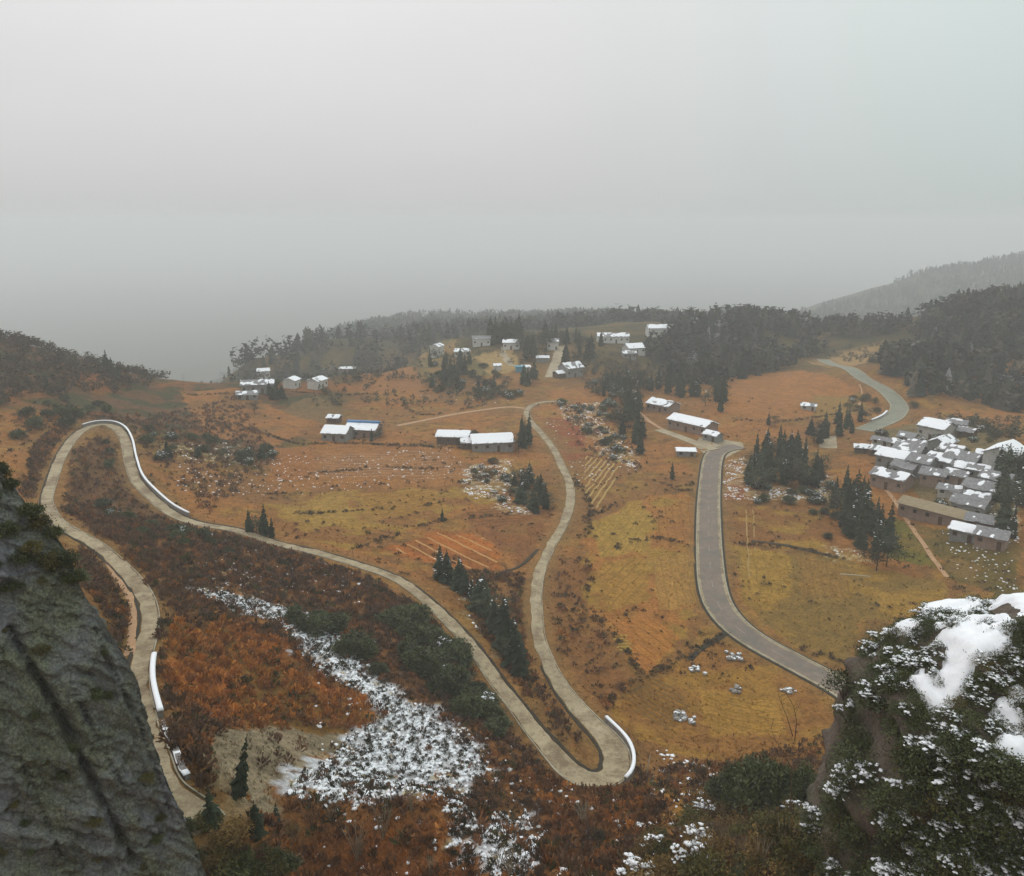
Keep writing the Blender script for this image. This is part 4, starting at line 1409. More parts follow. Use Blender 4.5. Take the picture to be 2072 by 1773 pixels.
def house(label, u, v, L, W, H, yaw, snow=1.0, wall='p', roof=None, pitch=.42, group=None, detail=True, name='house', ridge=None, flat=False):
    rise = 0.25 if flat else W / 2 * pitch
    q = np.array([u, v], float)
    p = hit(*q)
    for _ in range(5):
        pu, pv = project(np.array([p[0], p[1], float(ground(p[0], p[1])) + H + rise * .5]))
        q += (u - pu, v - pv)
        p = hit(*q)
    z0 = float(ground(p[0], p[1]))
    ya = math.radians(yaw)
    cs = [(sx * L / 2, sy * W / 2) for sx in (-1, 1) for sy in (-1, 1)]
    zs = [float(ground(p[0] + a * math.cos(ya) - b * math.sin(ya), p[1] + a * math.sin(ya) + b * math.cos(ya))) for a, b in cs]
    t = thing(name, label, 'shed' if 'shed' in name or 'hut' in name else 'house', (p[0], p[1], z0), ya, group)
    zb = min(zs) - z0 - .4
    # walls with gables
    m = MB()
    a, b = L / 2, W / 2
    V = [(-a, -b, zb), (a, -b, zb), (a, b, zb), (-a, b, zb), (-a, -b, H), (a, -b, H), (a, b, H), (-a, b, H), (-a, 0, H + rise), (a, 0, H + rise)]
    m.add(V, [(3, 2, 1, 0), (0, 1, 5, 4), (2, 3, 7, 6), (1, 2, 6, 9, 5), (3, 0, 4, 8, 7), (4, 5, 9, 8), (6, 7, 8, 9)])
    link('wall', m.mesh('wall'), WALLS[wall], t)
    ov = .55
    sl = rise / b
    rm = MB()
    for s in (-1, 1):
        zt = H + rise + .05
        ze = H - sl * ov + .05
        V = [(-a - ov, 0, zt), (a + ov, 0, zt), (a + ov, s * (b + ov), ze), (-a - ov, s * (b + ov), ze)]
        V += [(x, y, z + .16) for x, y, z in V]
        F = [(0, 1, 2, 3), (7, 6, 5, 4), (0, 4, 5, 1), (1, 5, 6, 2), (2, 6, 7, 3), (3, 7, 4, 0)]
        rm.add(V, F if s > 0 else [f[::-1] for f in F])
    ro = link('roof', rm.mesh('roof'), roof or R_TILE, t)
    if snow > 0:
        nx, nyv = max(6, int(L / .55)), max(5, int(W / 2 / .5))
        sd = hr.uniform(0, 500)
        V, F = [], []
        for s in (-1, 1):
            U, Y, Tt = slope_grid(L, b, rise, ov, nx, nyv, s)
            zz = H + rise + .21 - sl * np.abs(Y)
            nz = fbm(U + sd, Y + sd, 1.7, 3, 5) * .75 + fbm(U + sd, Y - sd, 5.0, 2, 8) * .25
            th = (nz - (.76 - .52 * snow)) * 2.0
            th = np.clip(th, -.25, .26) if snow < .99 else .10 + .20 * nz
            rg = np.minimum(np.minimum(U - U.min(), U.max() - U), np.abs(np.abs(Y) - (b + ov)))
            th = np.where((rg < .6) & (fbm(U - sd, Y * 2 + sd, 1.1, 2, 9) < .42), -.12, th)
            edge_ = np.minimum(np.minimum(U - U.min(), U.max() - U) / .3, np.abs(np.abs(Y) - (b + ov)) / .3).clip(0, 1)
            th = np.where(th > 0, th * (.45 + .55 * edge_), th)
            base = len(V)
            V += list(zip(U.ravel(), Y.ravel(), (zz + th).ravel()))
            ids = base + np.arange(nx * nyv).reshape(nyv, nx)
            q4 = np.stack([ids[:-1, :-1], ids[:-1, 1:], ids[1:, 1:], ids[1:, :-1]], -1).reshape(-1, 4)
            F += [tuple(f) if s < 0 else tuple(f[::-1]) for f in q4]
            # skirt closes the snow onto the roof
            rim = list(ids[0]) + list(ids[1:, -1]) + [] 
            low = len(V)
            for k in list(ids[0]):
                x, y, z = V[k]
                V.append((x, y * 1.0, H + rise + .12 - sl * abs(y)))
            F += [(ids[0][k], ids[0][k + 1], low + k + 1, low + k) for k in range(nx - 1)]
            for colm in (0, -1):
                low = len(V)
                for k in ids[:, colm]:
                    x, y, z = V[k]
                    V.append((x, y, H + rise + .12 - sl * abs(y)))
                F += [(ids[k][colm], ids[k + 1][colm], low + k + 1, low + k) for k in range(nyv - 1)]
        link('snow_layer', mk_mesh('snow_layer', V, F, smooth=True), M_snow, ro)
    if ridge:
        mm = MB()
        mm.box(-a - ov, a + ov, -.9, .9, H + rise + .05, H + rise + .75)
        link('ridge_cap', mm.mesh('ridge_cap'), ridge, ro)
    if detail:
        sides = [s for s in (-1, 1)]
        nw = max(1, int(L / 4.0))
        for s in sides:
            # only the long side that looks into the valley gets its openings
            nxw, nyw = -math.sin(ya) * s, math.cos(ya) * s
            if nxw * -p[0] + nyw * -p[1] < 0:
                continue
            xs = np.linspace(-a + 1.3, a - 1.3, nw + 1)
            dk = len(xs) // 2
            for k, x in enumerate(xs):
                f = MB()
                if k == dk:
                    f.box(x - .55, x + .55, s * b - .05, s * b + .07, zb + .3, min(2.1, H - .4))
                    link('door', f.mesh('door'), M_door, t)
                else:
                    f.box(x - .6, x + .6, s * b - .06, s * b + .06, H * .38, H * .38 + 1.15)
                    wn_ = link('window', f.mesh('window'), M_frame, t)
                    g_ = MB()
                    g_.box(x - .46, x + .46, s * b + .03 - .06 * (s < 0) - (0 if s > 0 else .03), s * b + .08 * (s > 0) - .05 * (s < 0) + (.0 if s > 0 else .0), H * .38 + .12, H * .38 + 1.03)
                    link('pane', g_.mesh('pane'), M_pane, wn_)
    return t


GL, GF, GV = 'houses of the left farms', 'houses of the far village', 'houses of the right-hand village'
house('white-roofed tall house at the back of the left farm cluster', 532, 748, 9, 7, 5.5, 20, .8, 'w', group=GL)
house('wide terraced house in the middle of the left farm cluster', 522, 772, 15, 8, 4, 12, .45, 'g', group=GL)
house('low grey shed beneath the left farm cluster', 500, 794, 9, 5, 2.6, 15, .4, 'g', group=GL, name='farm_shed')
house('small house with a bright white gable right of the left farm cluster', 590, 766, 7, 6, 4, 80, .7, 'w', group=GL)
house('whitewashed house with a sloping drive right of the small gabled house', 642, 766, 9, 6, 4, 70, .6, 'w', group=GL)
house('long low house under a thin white roof at the edge of the belt of conifers', 703, 744, 12, 5, 3, 4, .7, 'k', group=GL)
house('square house under a full white roof beside the blue-edged house', 683, 867, 9.5, 9, 3.2, -10, 1.0, 'g', group=GL)
house('brick house with a blue ridge along its snowy roof', 736, 860, 12, 9, 3.4, -10, .92, 'k', group=GL, ridge=R_BLUE)
house('little shed behind the square white-roofed house', 676, 842, 5, 4, 2.4, -10, .9, 'd', group=GL, name='farm_shed')
house('long timber house under white snow left of the bushy courtyard tree', 918, 876, 12, 7, 3.0, -5, .97, 'd', group=GL)
house('big house under a broad unbroken white roof beside the tall conifers', 994, 884, 15, 10, 3.2, 9, 1.0, 'g', group=GL)
house('lean-to under patchy snow joining the two long houses', 950, 890, 6, 5, 2.4, 5, .6, 'd', group=GL, name='lean_to_shed')
house('narrow two-storey grey house in the far village', 884, 698, 8, 6, 6.5, 70, .7, 'w', group=GF)
house('pale hut between the narrow grey house and the tan yard', 934, 708, 9, 6, 3, 10, .6, 'p', group=GF, name='garden_hut')
house('pale house at the back of the tan yard', 974, 682, 11, 7, 4.5, 4, .3, 'w', group=GF)
house('house half hidden by the dense stand of conifers', 1035, 690, 10, 7, 4, -4, .5, 'w', group=GF)
house('tiny white hut on the tan yard', 1006, 738, 4, 3.5, 2.6, 10, 1.0, 'w', group=GF, name='garden_hut', detail=False)
house('small bright blue shed beside the far village lane', 1052, 741, 5, 4, 3, 0, 0, 'b', roof=W_BLUE, group=GF, name='blue_shed', detail=False, flat=True)
house('small white-roofed shed right of the blue shed', 1064, 741, 4.5, 3.5, 2.2, 0, 1, 'p', group=GF, name='garden_shed', detail=False)
house('low shed with a white roof left of the far lane', 1098, 722, 7, 4, 2.6, 0, .9, 'g', group=GF, name='garden_shed', detail=False)
house('pale yellow house at the top of the far lane', 1118, 688, 7, 7, 5, 0, .3, 'w', group=GF)
house('steep-roofed house among snowy shrubs right of the far lane', 1155, 738, 11, 8, 5, 35, .55, 'g', group=GF, pitch=.6)
house('shed under a bright white roof in front of the steep-roofed house', 1136, 752, 8, 5, 2.6, 35, 1, 'd', group=GF, name='farm_shed')
house('long pale hall right of the far village', 1240, 677, 20, 8, 4, 2, .5, 'w', group=GF)
house('bright white-roofed house below the long hall', 1282, 699, 11, 10, 3.5, 20, .97, 'w', group=GF)
house('grey house behind the bright white-roofed house', 1272, 712, 8, 6, 3, 10, .5, 'g', group=GF)
house('large pale house on the crest above the bright white-roofed house', 1338, 660, 19, 9, 6, 6, .8, 'w', group=GF, name='house')
house('farmhouse with partly melted snow at the top of the farm road', 1342, 813, 12, 8, 3.2, -50, .7, 'k')
house('long farmhouse with brick walls under a white roof beside the junction', 1402, 849, 19, 8, 3.4, -52, .95, 'k')
house('small annex with clutter at the end of the long farmhouse', 1443, 876, 6, 4.5, 2.4, -50, .6, 'g', name='annex_shed')
house('low hut with a flat white roof left of the junction', 1388, 910, 6.5, 5, 2.0, -6, 1, 'g', name='field_hut', flat=True)
house('tiny snow-roofed hut in the terracotta field', 1636, 818, 6, 4, 2.0, -15, .7, 'p', name='field_hut')
VH = [
    ('large house with a bright white slope at the top of the right-hand village', 1898, 856, 13, 11, 5, -50, .95, 'p'),
    ('house with a white gable edge just below the large top house', 1908, 888, 11, 8, 4, 35, .75, 'g'),
    ('house with a clean white roof beside a grey gabled twin', 1812, 916, 12, 9, 4, -52, .97, 'g'),
    ('grey gabled house behind its clean white-roofed twin', 1842, 903, 11, 8, 4.5, -50, .5, 'g'),
    ('small shed at the wooded corner of the village', 1781, 906, 7, 5, 2.4, -45, .75, 'd'),
    ('outermost little white shed at the wooded corner of the village', 1744, 902, 6, 4, 2.2, -20, .85, 'd'),
    ('long narrow shed between the bend and the white-roofed twins', 1794, 888, 12, 4, 2.4, -48, .7, 'p'),
    ('long row house with a white roof strip in the middle of the village', 1876, 897, 15, 5.5, 3.4, -50, .65, 'p'),
    ('row house with a broad white roof in the middle of the village', 1918, 926, 14, 7.5, 3.6, -50, .8, 'g'),
    ('house with a snow-edged bare grey roof in the heart of the village', 1952, 919, 12, 8.5, 4, -48, .38, 'g'),
    ('little house with a square white roof below the bare grey roof', 1957, 941, 7, 6, 3, -45, .9, 'p'),
    ('half white house behind the village row', 1930, 905, 9, 7, 3.6, -50, .55, 'g'),
    ('front house with a flat pale roof and brick walls at the field edge', 1806, 957, 14, 8, 4, -50, .78, 'k'),
    ('tall plain grey house behind the front brick house', 1868, 926, 9, 8.5, 5, -50, .3, 'g'),
    ('house with streaks of melting snow near the right edge conifers', 1990, 978, 11, 8, 3.6, -45, .5, 'g'),
    ('low shed in greenish shrubs below the village row', 1925, 985, 8, 5, 2.4, -48, .5, 'p'),
    ('grey house beside the straw-roofed long house', 1966, 1010, 11, 8, 4, -48, .25, 'g'),
    ('small house with a thick white roof below the straw-roofed long house', 1955, 1066, 8, 6, 3, -40, 1.0, 'g'),
    ('large house with a bright white roof at the dark trees', 2036, 905, 16, 11, 5, -130, .97, 'p'),
    ('white-roofed annex against the large house at the dark trees', 2004, 918, 9, 7, 3.6, -45, .85, 'g'),
    ('patchy grey house in front of the tall plain house', 1893, 952, 9, 7, 3.6, -50, .3, 'k'),
    ('small house with stripes of snow above the large top house', 1938, 852, 9, 6, 3.4, -45, .45, 'g'),
    ('little back shed above the village on the hill foot', 1958, 868, 7, 5, 2.6, -50, .5, 'd'),
    ('square shed at the road bend above the village', 1838, 878, 7, 6, 3, -40, .35, 'g'),
    ('low lean-to with a ragged snowy roof below the streaked house', 1978, 1000, 8, 6, 2.8, -40, .6, 'd'),
    ('grey-roofed house under the right edge conifers', 2020, 960, 10, 8, 3.8, -45, .35, 'g'),
    ('little house with snow along its eaves beside the row houses', 1938, 955, 8, 6, 3, -55, .55, 'k'),
    ('shed with a snow-free roof near the thick white roof', 1985, 1045, 8, 6, 2.8, -40, .15, 'd'),
    ('brick house with a half white roof at the lowest corner of the village', 2010, 1075, 9, 7, 3.2, -42, .6, 'k'),
    ('narrow shed with snow patches on the lane below the bend', 1820, 893, 7, 5, 2.6, -50, .55, 'p'),
    ('grey house with a dark bare roof behind the front brick house', 1835, 937, 9, 7, 3.8, -50, .12, 'g'),
    ('shed with a half white roof between the row houses', 1985, 945, 8, 6, 3, -45, .6, 'g'),
]
for q in VH:
    q = (*q[:3], q[3] * .78, q[4] * .78, q[5] * .95, q[6] + hr.uniform(-9, 9), q[7] * (.95 if q[7] > .92 else .78), *q[8:], None, .5)
    house(*q, group=GV, name='village_shed' if 'shed' in q[0] else 'house')
house('long straw-coloured roof house with pinkish walls below the village', 1903, 1026, 21, 6.5, 3.2, -52, 0.0, 'k', roof=R_TAN, group=GV)


def stone_pile(label, u, v, n, R, snow=.5):
    p = hit(u, v)
    t = thing('stone_pile', label, 'stones', (p[0], p[1], float(ground(p[0], p[1]))), group='stone piles in the fields')
    for k in range(n):
        a, r = tree_rng.uniform(0, 6.28), R * math.sqrt(tree_rng.random())
        s = tree_rng.uniform(.25, .6)
        me = STONES[tree_rng.randrange(len(STONES))]
        o = link('stone', me, None, t)
        o.location = (r * math.cos(a), r * math.sin(a), float(ground(p[0] + r * math.cos(a), p[1] + r * math.sin(a))) - t.location[2] + s * .2)
        o.scale = (s * 1.2, s, s)
        o.rotation_euler = (0, 0, a)
        if tree_rng.random() < snow:
            link('snow_cap', SNOWCAP, None, o)
    return t


STONES = []
for k in range(4):
    v_, f_ = lump(40 + k, .8, .25)
    me = mk_mesh('stone', v_, f_)
    me.materials.append(M_stone)
    STONES.append(me)
v_, f_ = lump(50, .35, .15)
v_ = v_ * .8
v_[:, 2] += .55
SNOWCAP = mk_mesh('snow_cap', v_, f_, smooth=True)
SNOWCAP.materials.append(M_snow)
stone_pile('round heap of snow-topped stones beside the ploughed plot', 1387, 1455, 20, 2.0, .6)
stone_pile('heap of stones with snow near the ditch corner below the asphalt road', 1483, 1330, 14, 1.8, .5)
stone_pile('loose line of pale stones between the ploughed plot and the ditch', 1412, 1357, 9, 1.8, .6)
stone_pile('small dark stone heap in the golden field below the ditch', 1490, 1397, 6, 1.1, .3)
stone_pile('stones and snow on the verge above the bare forked tree', 1592, 1398, 9, 1.6, .5)

# ------------------------------------------------------------------ shrubs
def clump_centres(r, n, R, hgt):
    out = []
    for k in range(n):
        a, q = r.uniform(0, 6.28), R * math.sqrt(r.random()) * .85
        f = 1 - (q / R) ** 2
        out.append(Vector((q * math.cos(a), q * math.sin(a), hgt * (.25 + .62 * f * r.uniform(.45, 1.0)))))
    return out


def leafy(seed, clumps=16, per=60, R=1.0, hgt=1.5, leaf=.10, spread=.30):
    r = random.Random(seed)
    cc = clump_centres(r, clumps, R, hgt)
    V, F = [], []
    for c in cc:
        for k in range(per):
            d = Vector((r.gauss(0, 1), r.gauss(0, 1), r.gauss(0, .8)))
            p = c + d * spread * .55
            if p.z < .05:
                continue
            ax = (d.normalized() + Vector((r.uniform(-.8, .8), r.uniform(-.8, .8), r.uniform(-.3, .8)))).normalized()
            sd = ax.cross(Vector((r.uniform(-1, 1), r.uniform(-1, 1), 1))).normalized()
            l, w = leaf * r.uniform(.7, 1.35), leaf * r.uniform(.24, .4)
            i = len(V)
            V += [tuple(p), tuple(p + ax * l * .5 + sd * w), tuple(p + ax * l), tuple(p + ax * l * .5 - sd * w)]
            F += [(i, i + 1, i + 2, i + 3)]
    fol = mk_mesh('foliage', V, F)
    m = MB()
    for c in cc[::2]:
        m.tube([(0, 0, -.3), (c.x * .35, c.y * .35, c.z * .45), tuple(c)], [.035, .024, .008], 5)
    st = m.mesh('stems')
    # snow resting on the upper clumps
    SV, SF = [], []
    for c in sorted(cc, key=lambda q: -q.z)[:max(4, int(clumps * .6))]:
        for q in range(7):
            v, f = lump(r.randrange(999), .24, .45)
            o_ = Vector((r.gauss(0, .5), r.gauss(0, .5), 0)) * spread
            s = spread * r.uniform(.16, .58) * (1.1 - .5 * min(1, o_.length / spread))
            b = len(SV)
            SV += [tuple(c + o_ + Vector((0, 0, spread * (.55 - .5 * (o_.length / spread) ** 2))) + Vector(k) * s) for k in v]
            SF += [tuple(b + i for i in k) for k in f]
    sn_ = mk_mesh('snow_lumps', SV, SF, smooth=True)
    sn_.materials.append(M_snow)
    return fol, st, sn_


def with_mat(pr, leafm, stemm):
    f, s, n_ = pr
    f = f.copy()
    f.materials.append(leafm)
    s = s.copy()
    s.materials.append(stemm)
    return f, s, n_


BASE = [leafy(k, 18, 62, 1.0, 1.5, .12, .32) for k in range(4)]
EVER = [with_mat(b, M_leaf, M_bark) for b in BASE]
DRY = [with_mat(leafy(20 + k, 14, 34, 1.0, 1.5, .10, .30), M_leafdry, M_twig) for k in range(3)]
OLIV = [with_mat(leafy(30 + k, 15, 46, 1.0, 1.5, .11, .30), M_leafolive, M_twig) for k in range(3)]
MID = [with_mat(leafy(60 + k, 26, 70, 1.0, 1.5, .17, .28), M_leaf, M_bark) for k in range(3)]
MIDO = [with_mat(leafy(70 + k, 22, 56, 1.0, 1.5, .16, .30), M_leafolive, M_twig) for k in range(3)]
MIDD = [with_mat(leafy(80 + k, 20, 40, 1.0, 1.5, .14, .30), M_leafdry, M_twig) for k in range(3)]
BIG = [with_mat(leafy(90 + k, 44, 70, 1.0, 1.5, .10, .20), M_leaf, M_bark) for k in range(2)]
sr = random.Random(99)


def shrub(p, s, kinds, label, group, snow=0.0, name='evergreen_shrub', tall=1.0, smax=1.3):
    snowy = sr.random() < snow
    if group and (snow > 0 or s):
        q = 'snow-capped' if snowy else 'large' if s > smax * .8 else 'little' if s < smax * .6 else 'medium-sized'
        for wd in ('snow-dusted ', 'small ', 'big ', 'tiny '):
            label = label.replace(wd, '', 1) if label.startswith(wd) else label
        label = q + ' ' + label
    t = thing(name, label, 'shrub', p, sr.uniform(0, 6.28), group)
    t.scale = (s * sr.uniform(.85, 1.2), s * sr.uniform(.85, 1.2), s * tall * sr.uniform(.85, 1.15))
    f, st, sn_ = sr.choice(kinds)
    link('foliage', f, None, t)
    link('stems', st, None, t)
    if snowy:
        tag(link('snow_lumps', sn_, None, t), kind='stuff')
    return t


def shrubs(poly, n, smin, smax, kinds, label, group, snow=0, name='evergreen_shrub', tall=1.0):
    for x, y in scatter(wpoly(poly), n, 1.2):
        shrub((x, y, float(ground(x, y)) - .1), sr.uniform(smin, smax), kinds, label, group, snow, name, tall, smax)


shrubs([(560, 1250), (660, 1240), (720, 1290), (780, 1370), (740, 1370), (660, 1290)], 20, 1.3, 2.4, MID, 'dark evergreen shrub along the upper edge of the snow patch', 'evergreen shrubs along the snow patch', .1)
shrubs([(790, 1260), (860, 1255), (930, 1330), (1010, 1440), (1030, 1500), (990, 1500), (900, 1420), (830, 1350)], 46, 1.4, 2.8, MID,
       'dark evergreen shrub below the long lower road leg', 'evergreen shrubs below the lower road leg', .1)
shrubs([(200, 1020), (260, 1050), (420, 1075), (520, 1120), (420, 1130), (250, 1080)], 14, 1.0, 1.8, MID, 'small evergreen shrub on the brown bank inside the loop', 'evergreen shrubs inside the loop', .1)
shrubs([(180, 890), (215, 880), (235, 960), (190, 1000)], 5, 1.0, 1.6, MID, 'evergreen shrub in the hollow of the loop', 'evergreen shrubs in the hollow of the loop')
shrubs([(280, 870), (560, 890), (560, 940), (300, 930)], 16, 1.4, 2.6, MID, 'evergreen shrub among the snow specks below the left farms', 'evergreen shrubs below the left farms', .3)
shrubs([(20, 830), (140, 810), (250, 830), (150, 860), (40, 900)], 16, 1.5, 2.8, MID, 'evergreen shrub on the flank of the brown left hill', 'evergreen shrubs on the left hill')
shrubs([(1120, 815), (1230, 815), (1300, 930), (1240, 930), (1160, 850)], 26, 1.2, 2.4, MID + MIDO, 'shrub on the snowy rubble above the striped plot', 'shrubs on the snowy rubble', .6)
shrubs([(935, 945), (1035, 930), (1090, 1030), (1000, 1020)], 20, 1.0, 2.0, MID + MIDD, 'shrub on the speckled stony mound beside the road', 'shrubs on the stony mound', .6)
shrubs([(1520, 985), (1690, 985), (1700, 1110), (1660, 1090), (1640, 1020), (1530, 1020)], 20, 1.1, 2.0, MID, 'snow-dusted shrub at the foot of the conifer clumps', 'shrubs at the foot of the conifer clumps', .7)
shrubs([(1200, 780), (1320, 770), (1300, 830), (1220, 850)], 24, 1.6, 3.0, MID + MIDO, 'bushy shrub on the bank between the lane and the farmhouses', 'shrubs on the bank by the farmhouses', .3)
shrubs([(840, 740), (1000, 745), (1100, 790), (1020, 815), (880, 800)], 40, 1.6, 3.2, MIDO + MID, 'garden bush in the hollow below the far village', 'garden bushes below the far village', .2)
shrubs([(480, 770), (680, 755), (720, 800), (640, 830), (540, 830)], 24, 1.4, 2.8, MIDO + MID, 'garden bush around the left farms', 'garden bushes around the left farms', .2)
shrubs([(1740, 880), (1990, 850), (2060, 900), (2060, 1110), (1940, 1050), (1800, 990)], 40, 1.2, 2.4, MIDO + MID, 'garden bush between the right-hand village houses', 'garden bushes of the right-hand village', .5)
shrubs([(1730, 760), (1860, 800), (1870, 850), (1760, 850), (1700, 820)], 14, 1.4, 2.4, MIDO, 'roadside bush along the upper road bend', 'roadside bushes along the upper bend', .3)
shrubs([(925, 870), (970, 865), (965, 900), (930, 900)], 3, 1.8, 2.6, MID, 'courtyard bush between the two long white-roofed houses', 'courtyard bushes between the long houses')

pts_far = np.concatenate([scatter(wpoly(q_), n_, 2) for q_, n_ in (
    ([(460, 745), (830, 715), (1000, 690), (1240, 690), (1240, 745), (1000, 760), (700, 765), (470, 775)], 800),
    ([(560, 770), (860, 765), (1040, 790), (1000, 820), (640, 830)], 260), ([(1170, 740), (1340, 745), (1330, 790), (1190, 800)], 170), ([(380, 770), (480, 760), (520, 800), (400, 820)], 70), ([(1640, 700), (1790, 690), (1790, 740), (1720, 735)], 60), ([(1860, 850), (2060, 850), (2060, 900), (1950, 860)], 60))])
tag(joined('village_thicket', pts_far, BT, 1.6, 4.6, simple('thicket', (.036, .04, .024), (.085, .075, .045), .06, .95, .1, world_co=True), .2, (.9, 1.5)),
    'hazy mixed thicket between the far village houses and fields', 'thicket', kind='stuff')

# ------------------------------------------------------------------ left rock wall
def rock_mat(name, g1, g2, moss1, moss2, mossamt):
    m, nt, b = new_mat(name, .9, .2)
    p = pos(nt)
    mp = N(nt, 'ShaderNodeMapping')
    mp.inputs['Rotation'].default_value = (0.3, 0.75, 0.4)
    mp.inputs['Scale'].default_value = (1.0, 1.0, .28)
    nt.links.new(p, mp.inputs['Vector'])
    n_big = noise(nt, .35, 6, .7, mp.outputs[0])
    n_mid = noise(nt, 1.4, 6, .7, mp.outputs[0])
    n_fine = noise(nt, 6.0, 4, .75, p)
    c = ramp(nt, n_mid, [(.32, g1), (.68, g2)])
    mo = ramp(nt, n_fine, [(.35, moss1), (.65, moss2)])
    c = mixc(nt, ramp(nt, n_big, [(.5 - mossamt * .2, 0.0), (.62 - mossamt * .1, .8)]), c, mo)
    c = mixc(nt, 1.0, c, ramp(nt, n_fine, [(.3, .55), (.7, 1.4)]), 'MULTIPLY')
    wv = N(nt, 'ShaderNodeMixRGB')
    wv.inputs[0].default_value = .35
    nt.links.new(mp.outputs[0], wv.inputs[1])
    nz_ = N(nt, 'ShaderNodeTexNoise')
    nz_.inputs['Scale'].default_value = .8
    nt.links.new(p, nz_.inputs['Vector'])
    nt.links.new(nz_.outputs['Color'], wv.inputs[2])
    vo = N(nt, 'ShaderNodeTexVoronoi', feature='DISTANCE_TO_EDGE')
    vo.inputs['Scale'].default_value = .8
    nt.links.new(wv.outputs[0], vo.inputs['Vector'])
    fiss = ramp(nt, vo.outputs['Distance'], [(0.0, .62), (.028, 1.0)])
    c = mixc(nt, 1.0, c, fiss, 'MULTIPLY')
    nt.links.new(c, b.inputs['Base Color'])
    add = N(nt, 'ShaderNodeMath', operation='ADD')
    nt.links.new(n_mid, add.inputs[0])
    nt.links.new(n_fine, add.inputs[1])
    bump(nt, b, add.outputs[0], .12)
    return m


M_cliff = rock_mat('cliff_rock', (.095, .100, .108), (.215, .222, .232), (.055, .064, .034), (.145, .155, .085), .6)
M_outcrop = rock_mat('outcrop_rock', (.085, .068, .055), (.19, .15, .12), (.03, .038, .018), (.07, .075, .035), .2)

edge_px = [(-140, 840), (-40, 900), (30, 990), (90, 1060), (140, 1120), (165, 1190), (215, 1270), (258, 1335), (290, 1420), (312, 1500), (345, 1590), (392, 1700), (425, 1790), (470, 1950)]
EP = np.array([at_depth(u, v, 51 - 6 * k / 13) for k, (u, v) in enumerate(edge_px)])
zz = np.linspace(EP[0, 2], EP[-1, 2], 340)
EX = gsm(np.interp(-zz, -EP[:, 2], EP[:, 0]), 4)
EY = gsm(np.interp(-zz, -EP[:, 2], EP[:, 1]), 4)
sv = np.concatenate([-(np.linspace(1, 0, 210) ** 1.15) * 46, (np.linspace(0, 1, 60)[1:] ** 1.4) * 40])
SS, ZZ = np.meshgrid(sv, zz)
rr_ = 1.6
sm = np.sqrt(SS ** 2 + rr_ ** 2) - rr_
fd, bd = np.array([-.80, -.60]), np.array([-.78, .62])
wf = .5 - .5 * np.tanh(SS / 1.2)
CX = EX[:, None] + sm * (fd[0] * wf + bd[0] * (1 - wf))
CY = EY[:, None] + sm * (fd[1] * wf + bd[1] * (1 - wf))
nrm = np.array([.60, -.80])
bed = SS * .62 + ZZ * .78                       # bedding runs down to the right
disp = -.3 + (fbm(bed, SS - ZZ, 6.0, 5, 71) - .5) * 1.6 + (fbm(bed * 2.6, (SS - ZZ) * .30, 1.5, 5, 72) - .5) * .9 + (fbm(bed * 4, SS - ZZ, 1.0, 4, 74) - .5) * .45
saw = (bed * .55 + (fbm(SS, ZZ, 3, 3, 76) - .5) * 2.2) % 1.0
disp = disp + (saw ** 3) * .42 + (((SS - ZZ) * .22 + (fbm(SS, ZZ, 2, 3, 78) - .5) * 1.6) % 1.0) ** 4 * .3
a3, b3 = None, None
pn = np.array([nrm[0], nrm[1], 0])


def on_face(u, v):
    d = ray(u, v)
    c0 = np.array([EX.mean(), EY.mean(), 50]) - np.array([0, 0, CAMZ])
    return np.array([0, 0, CAMZ]) + d * (np.dot(c0, pn) / np.dot(d, pn))


def groove(pix, width, depth):
    global disp
    P = smooth_path([on_face(u, v) for u, v in pix], .3)
    D = np.full(SS.shape, 1e9)
    tang = np.array([nrm[1], -nrm[0]])
    A_ = CX * tang[0] + CY * tang[1]
    B_ = ZZ
    for p in P:
        D = np.minimum(D, np.hypot(A_ - (p[0] * tang[0] + p[1] * tang[1]), B_ - p[2]))
    D = D + (fbm(A_, B_, .8, 3, 81) - .5) * .35
    disp = disp - depth * np.exp(-(D / width) ** 2)
    disp = disp + .35 * np.exp(-((D - width * 2.6) / (width * 2)) ** 2)


groove([(30, 1300), (95, 1400), (140, 1480), (170, 1540), (205, 1610), (250, 1690)], .20, 1.5)
groove([(140, 1380), (160, 1420), (200, 1500), (240, 1570)], .10, .5)
groove([(20, 1480), (70, 1600), (110, 1680)], .10, .5)
groove([(200, 1290), (240, 1380), (270, 1450), (300, 1540), (330, 1620)], .10, .45)
front = .5 - .5 * np.tanh((SS - 1) / 2.0)
CX2, CY2 = CX + disp * nrm[0] * front + disp * .6 * (1 - front), CY + disp * nrm[1] * front + disp * .6 * (1 - front)
gz_, gs_ = SS.shape
ids = np.arange(gz_ * gs_).reshape(gz_, gs_)
Fq = np.stack([ids[:-1, :-1], ids[1:, :-1], ids[1:, 1:], ids[:-1, 1:]], -1).reshape(-1, 4)
cl = link('rock_cliff', mk_mesh('rock_cliff', np.stack([CX2, CY2, ZZ], -1).reshape(-1, 3), Fq, smooth=True), M_cliff)
tag(cl, 'steep mossy grey rock wall split by a long slanting crack', 'cliff')

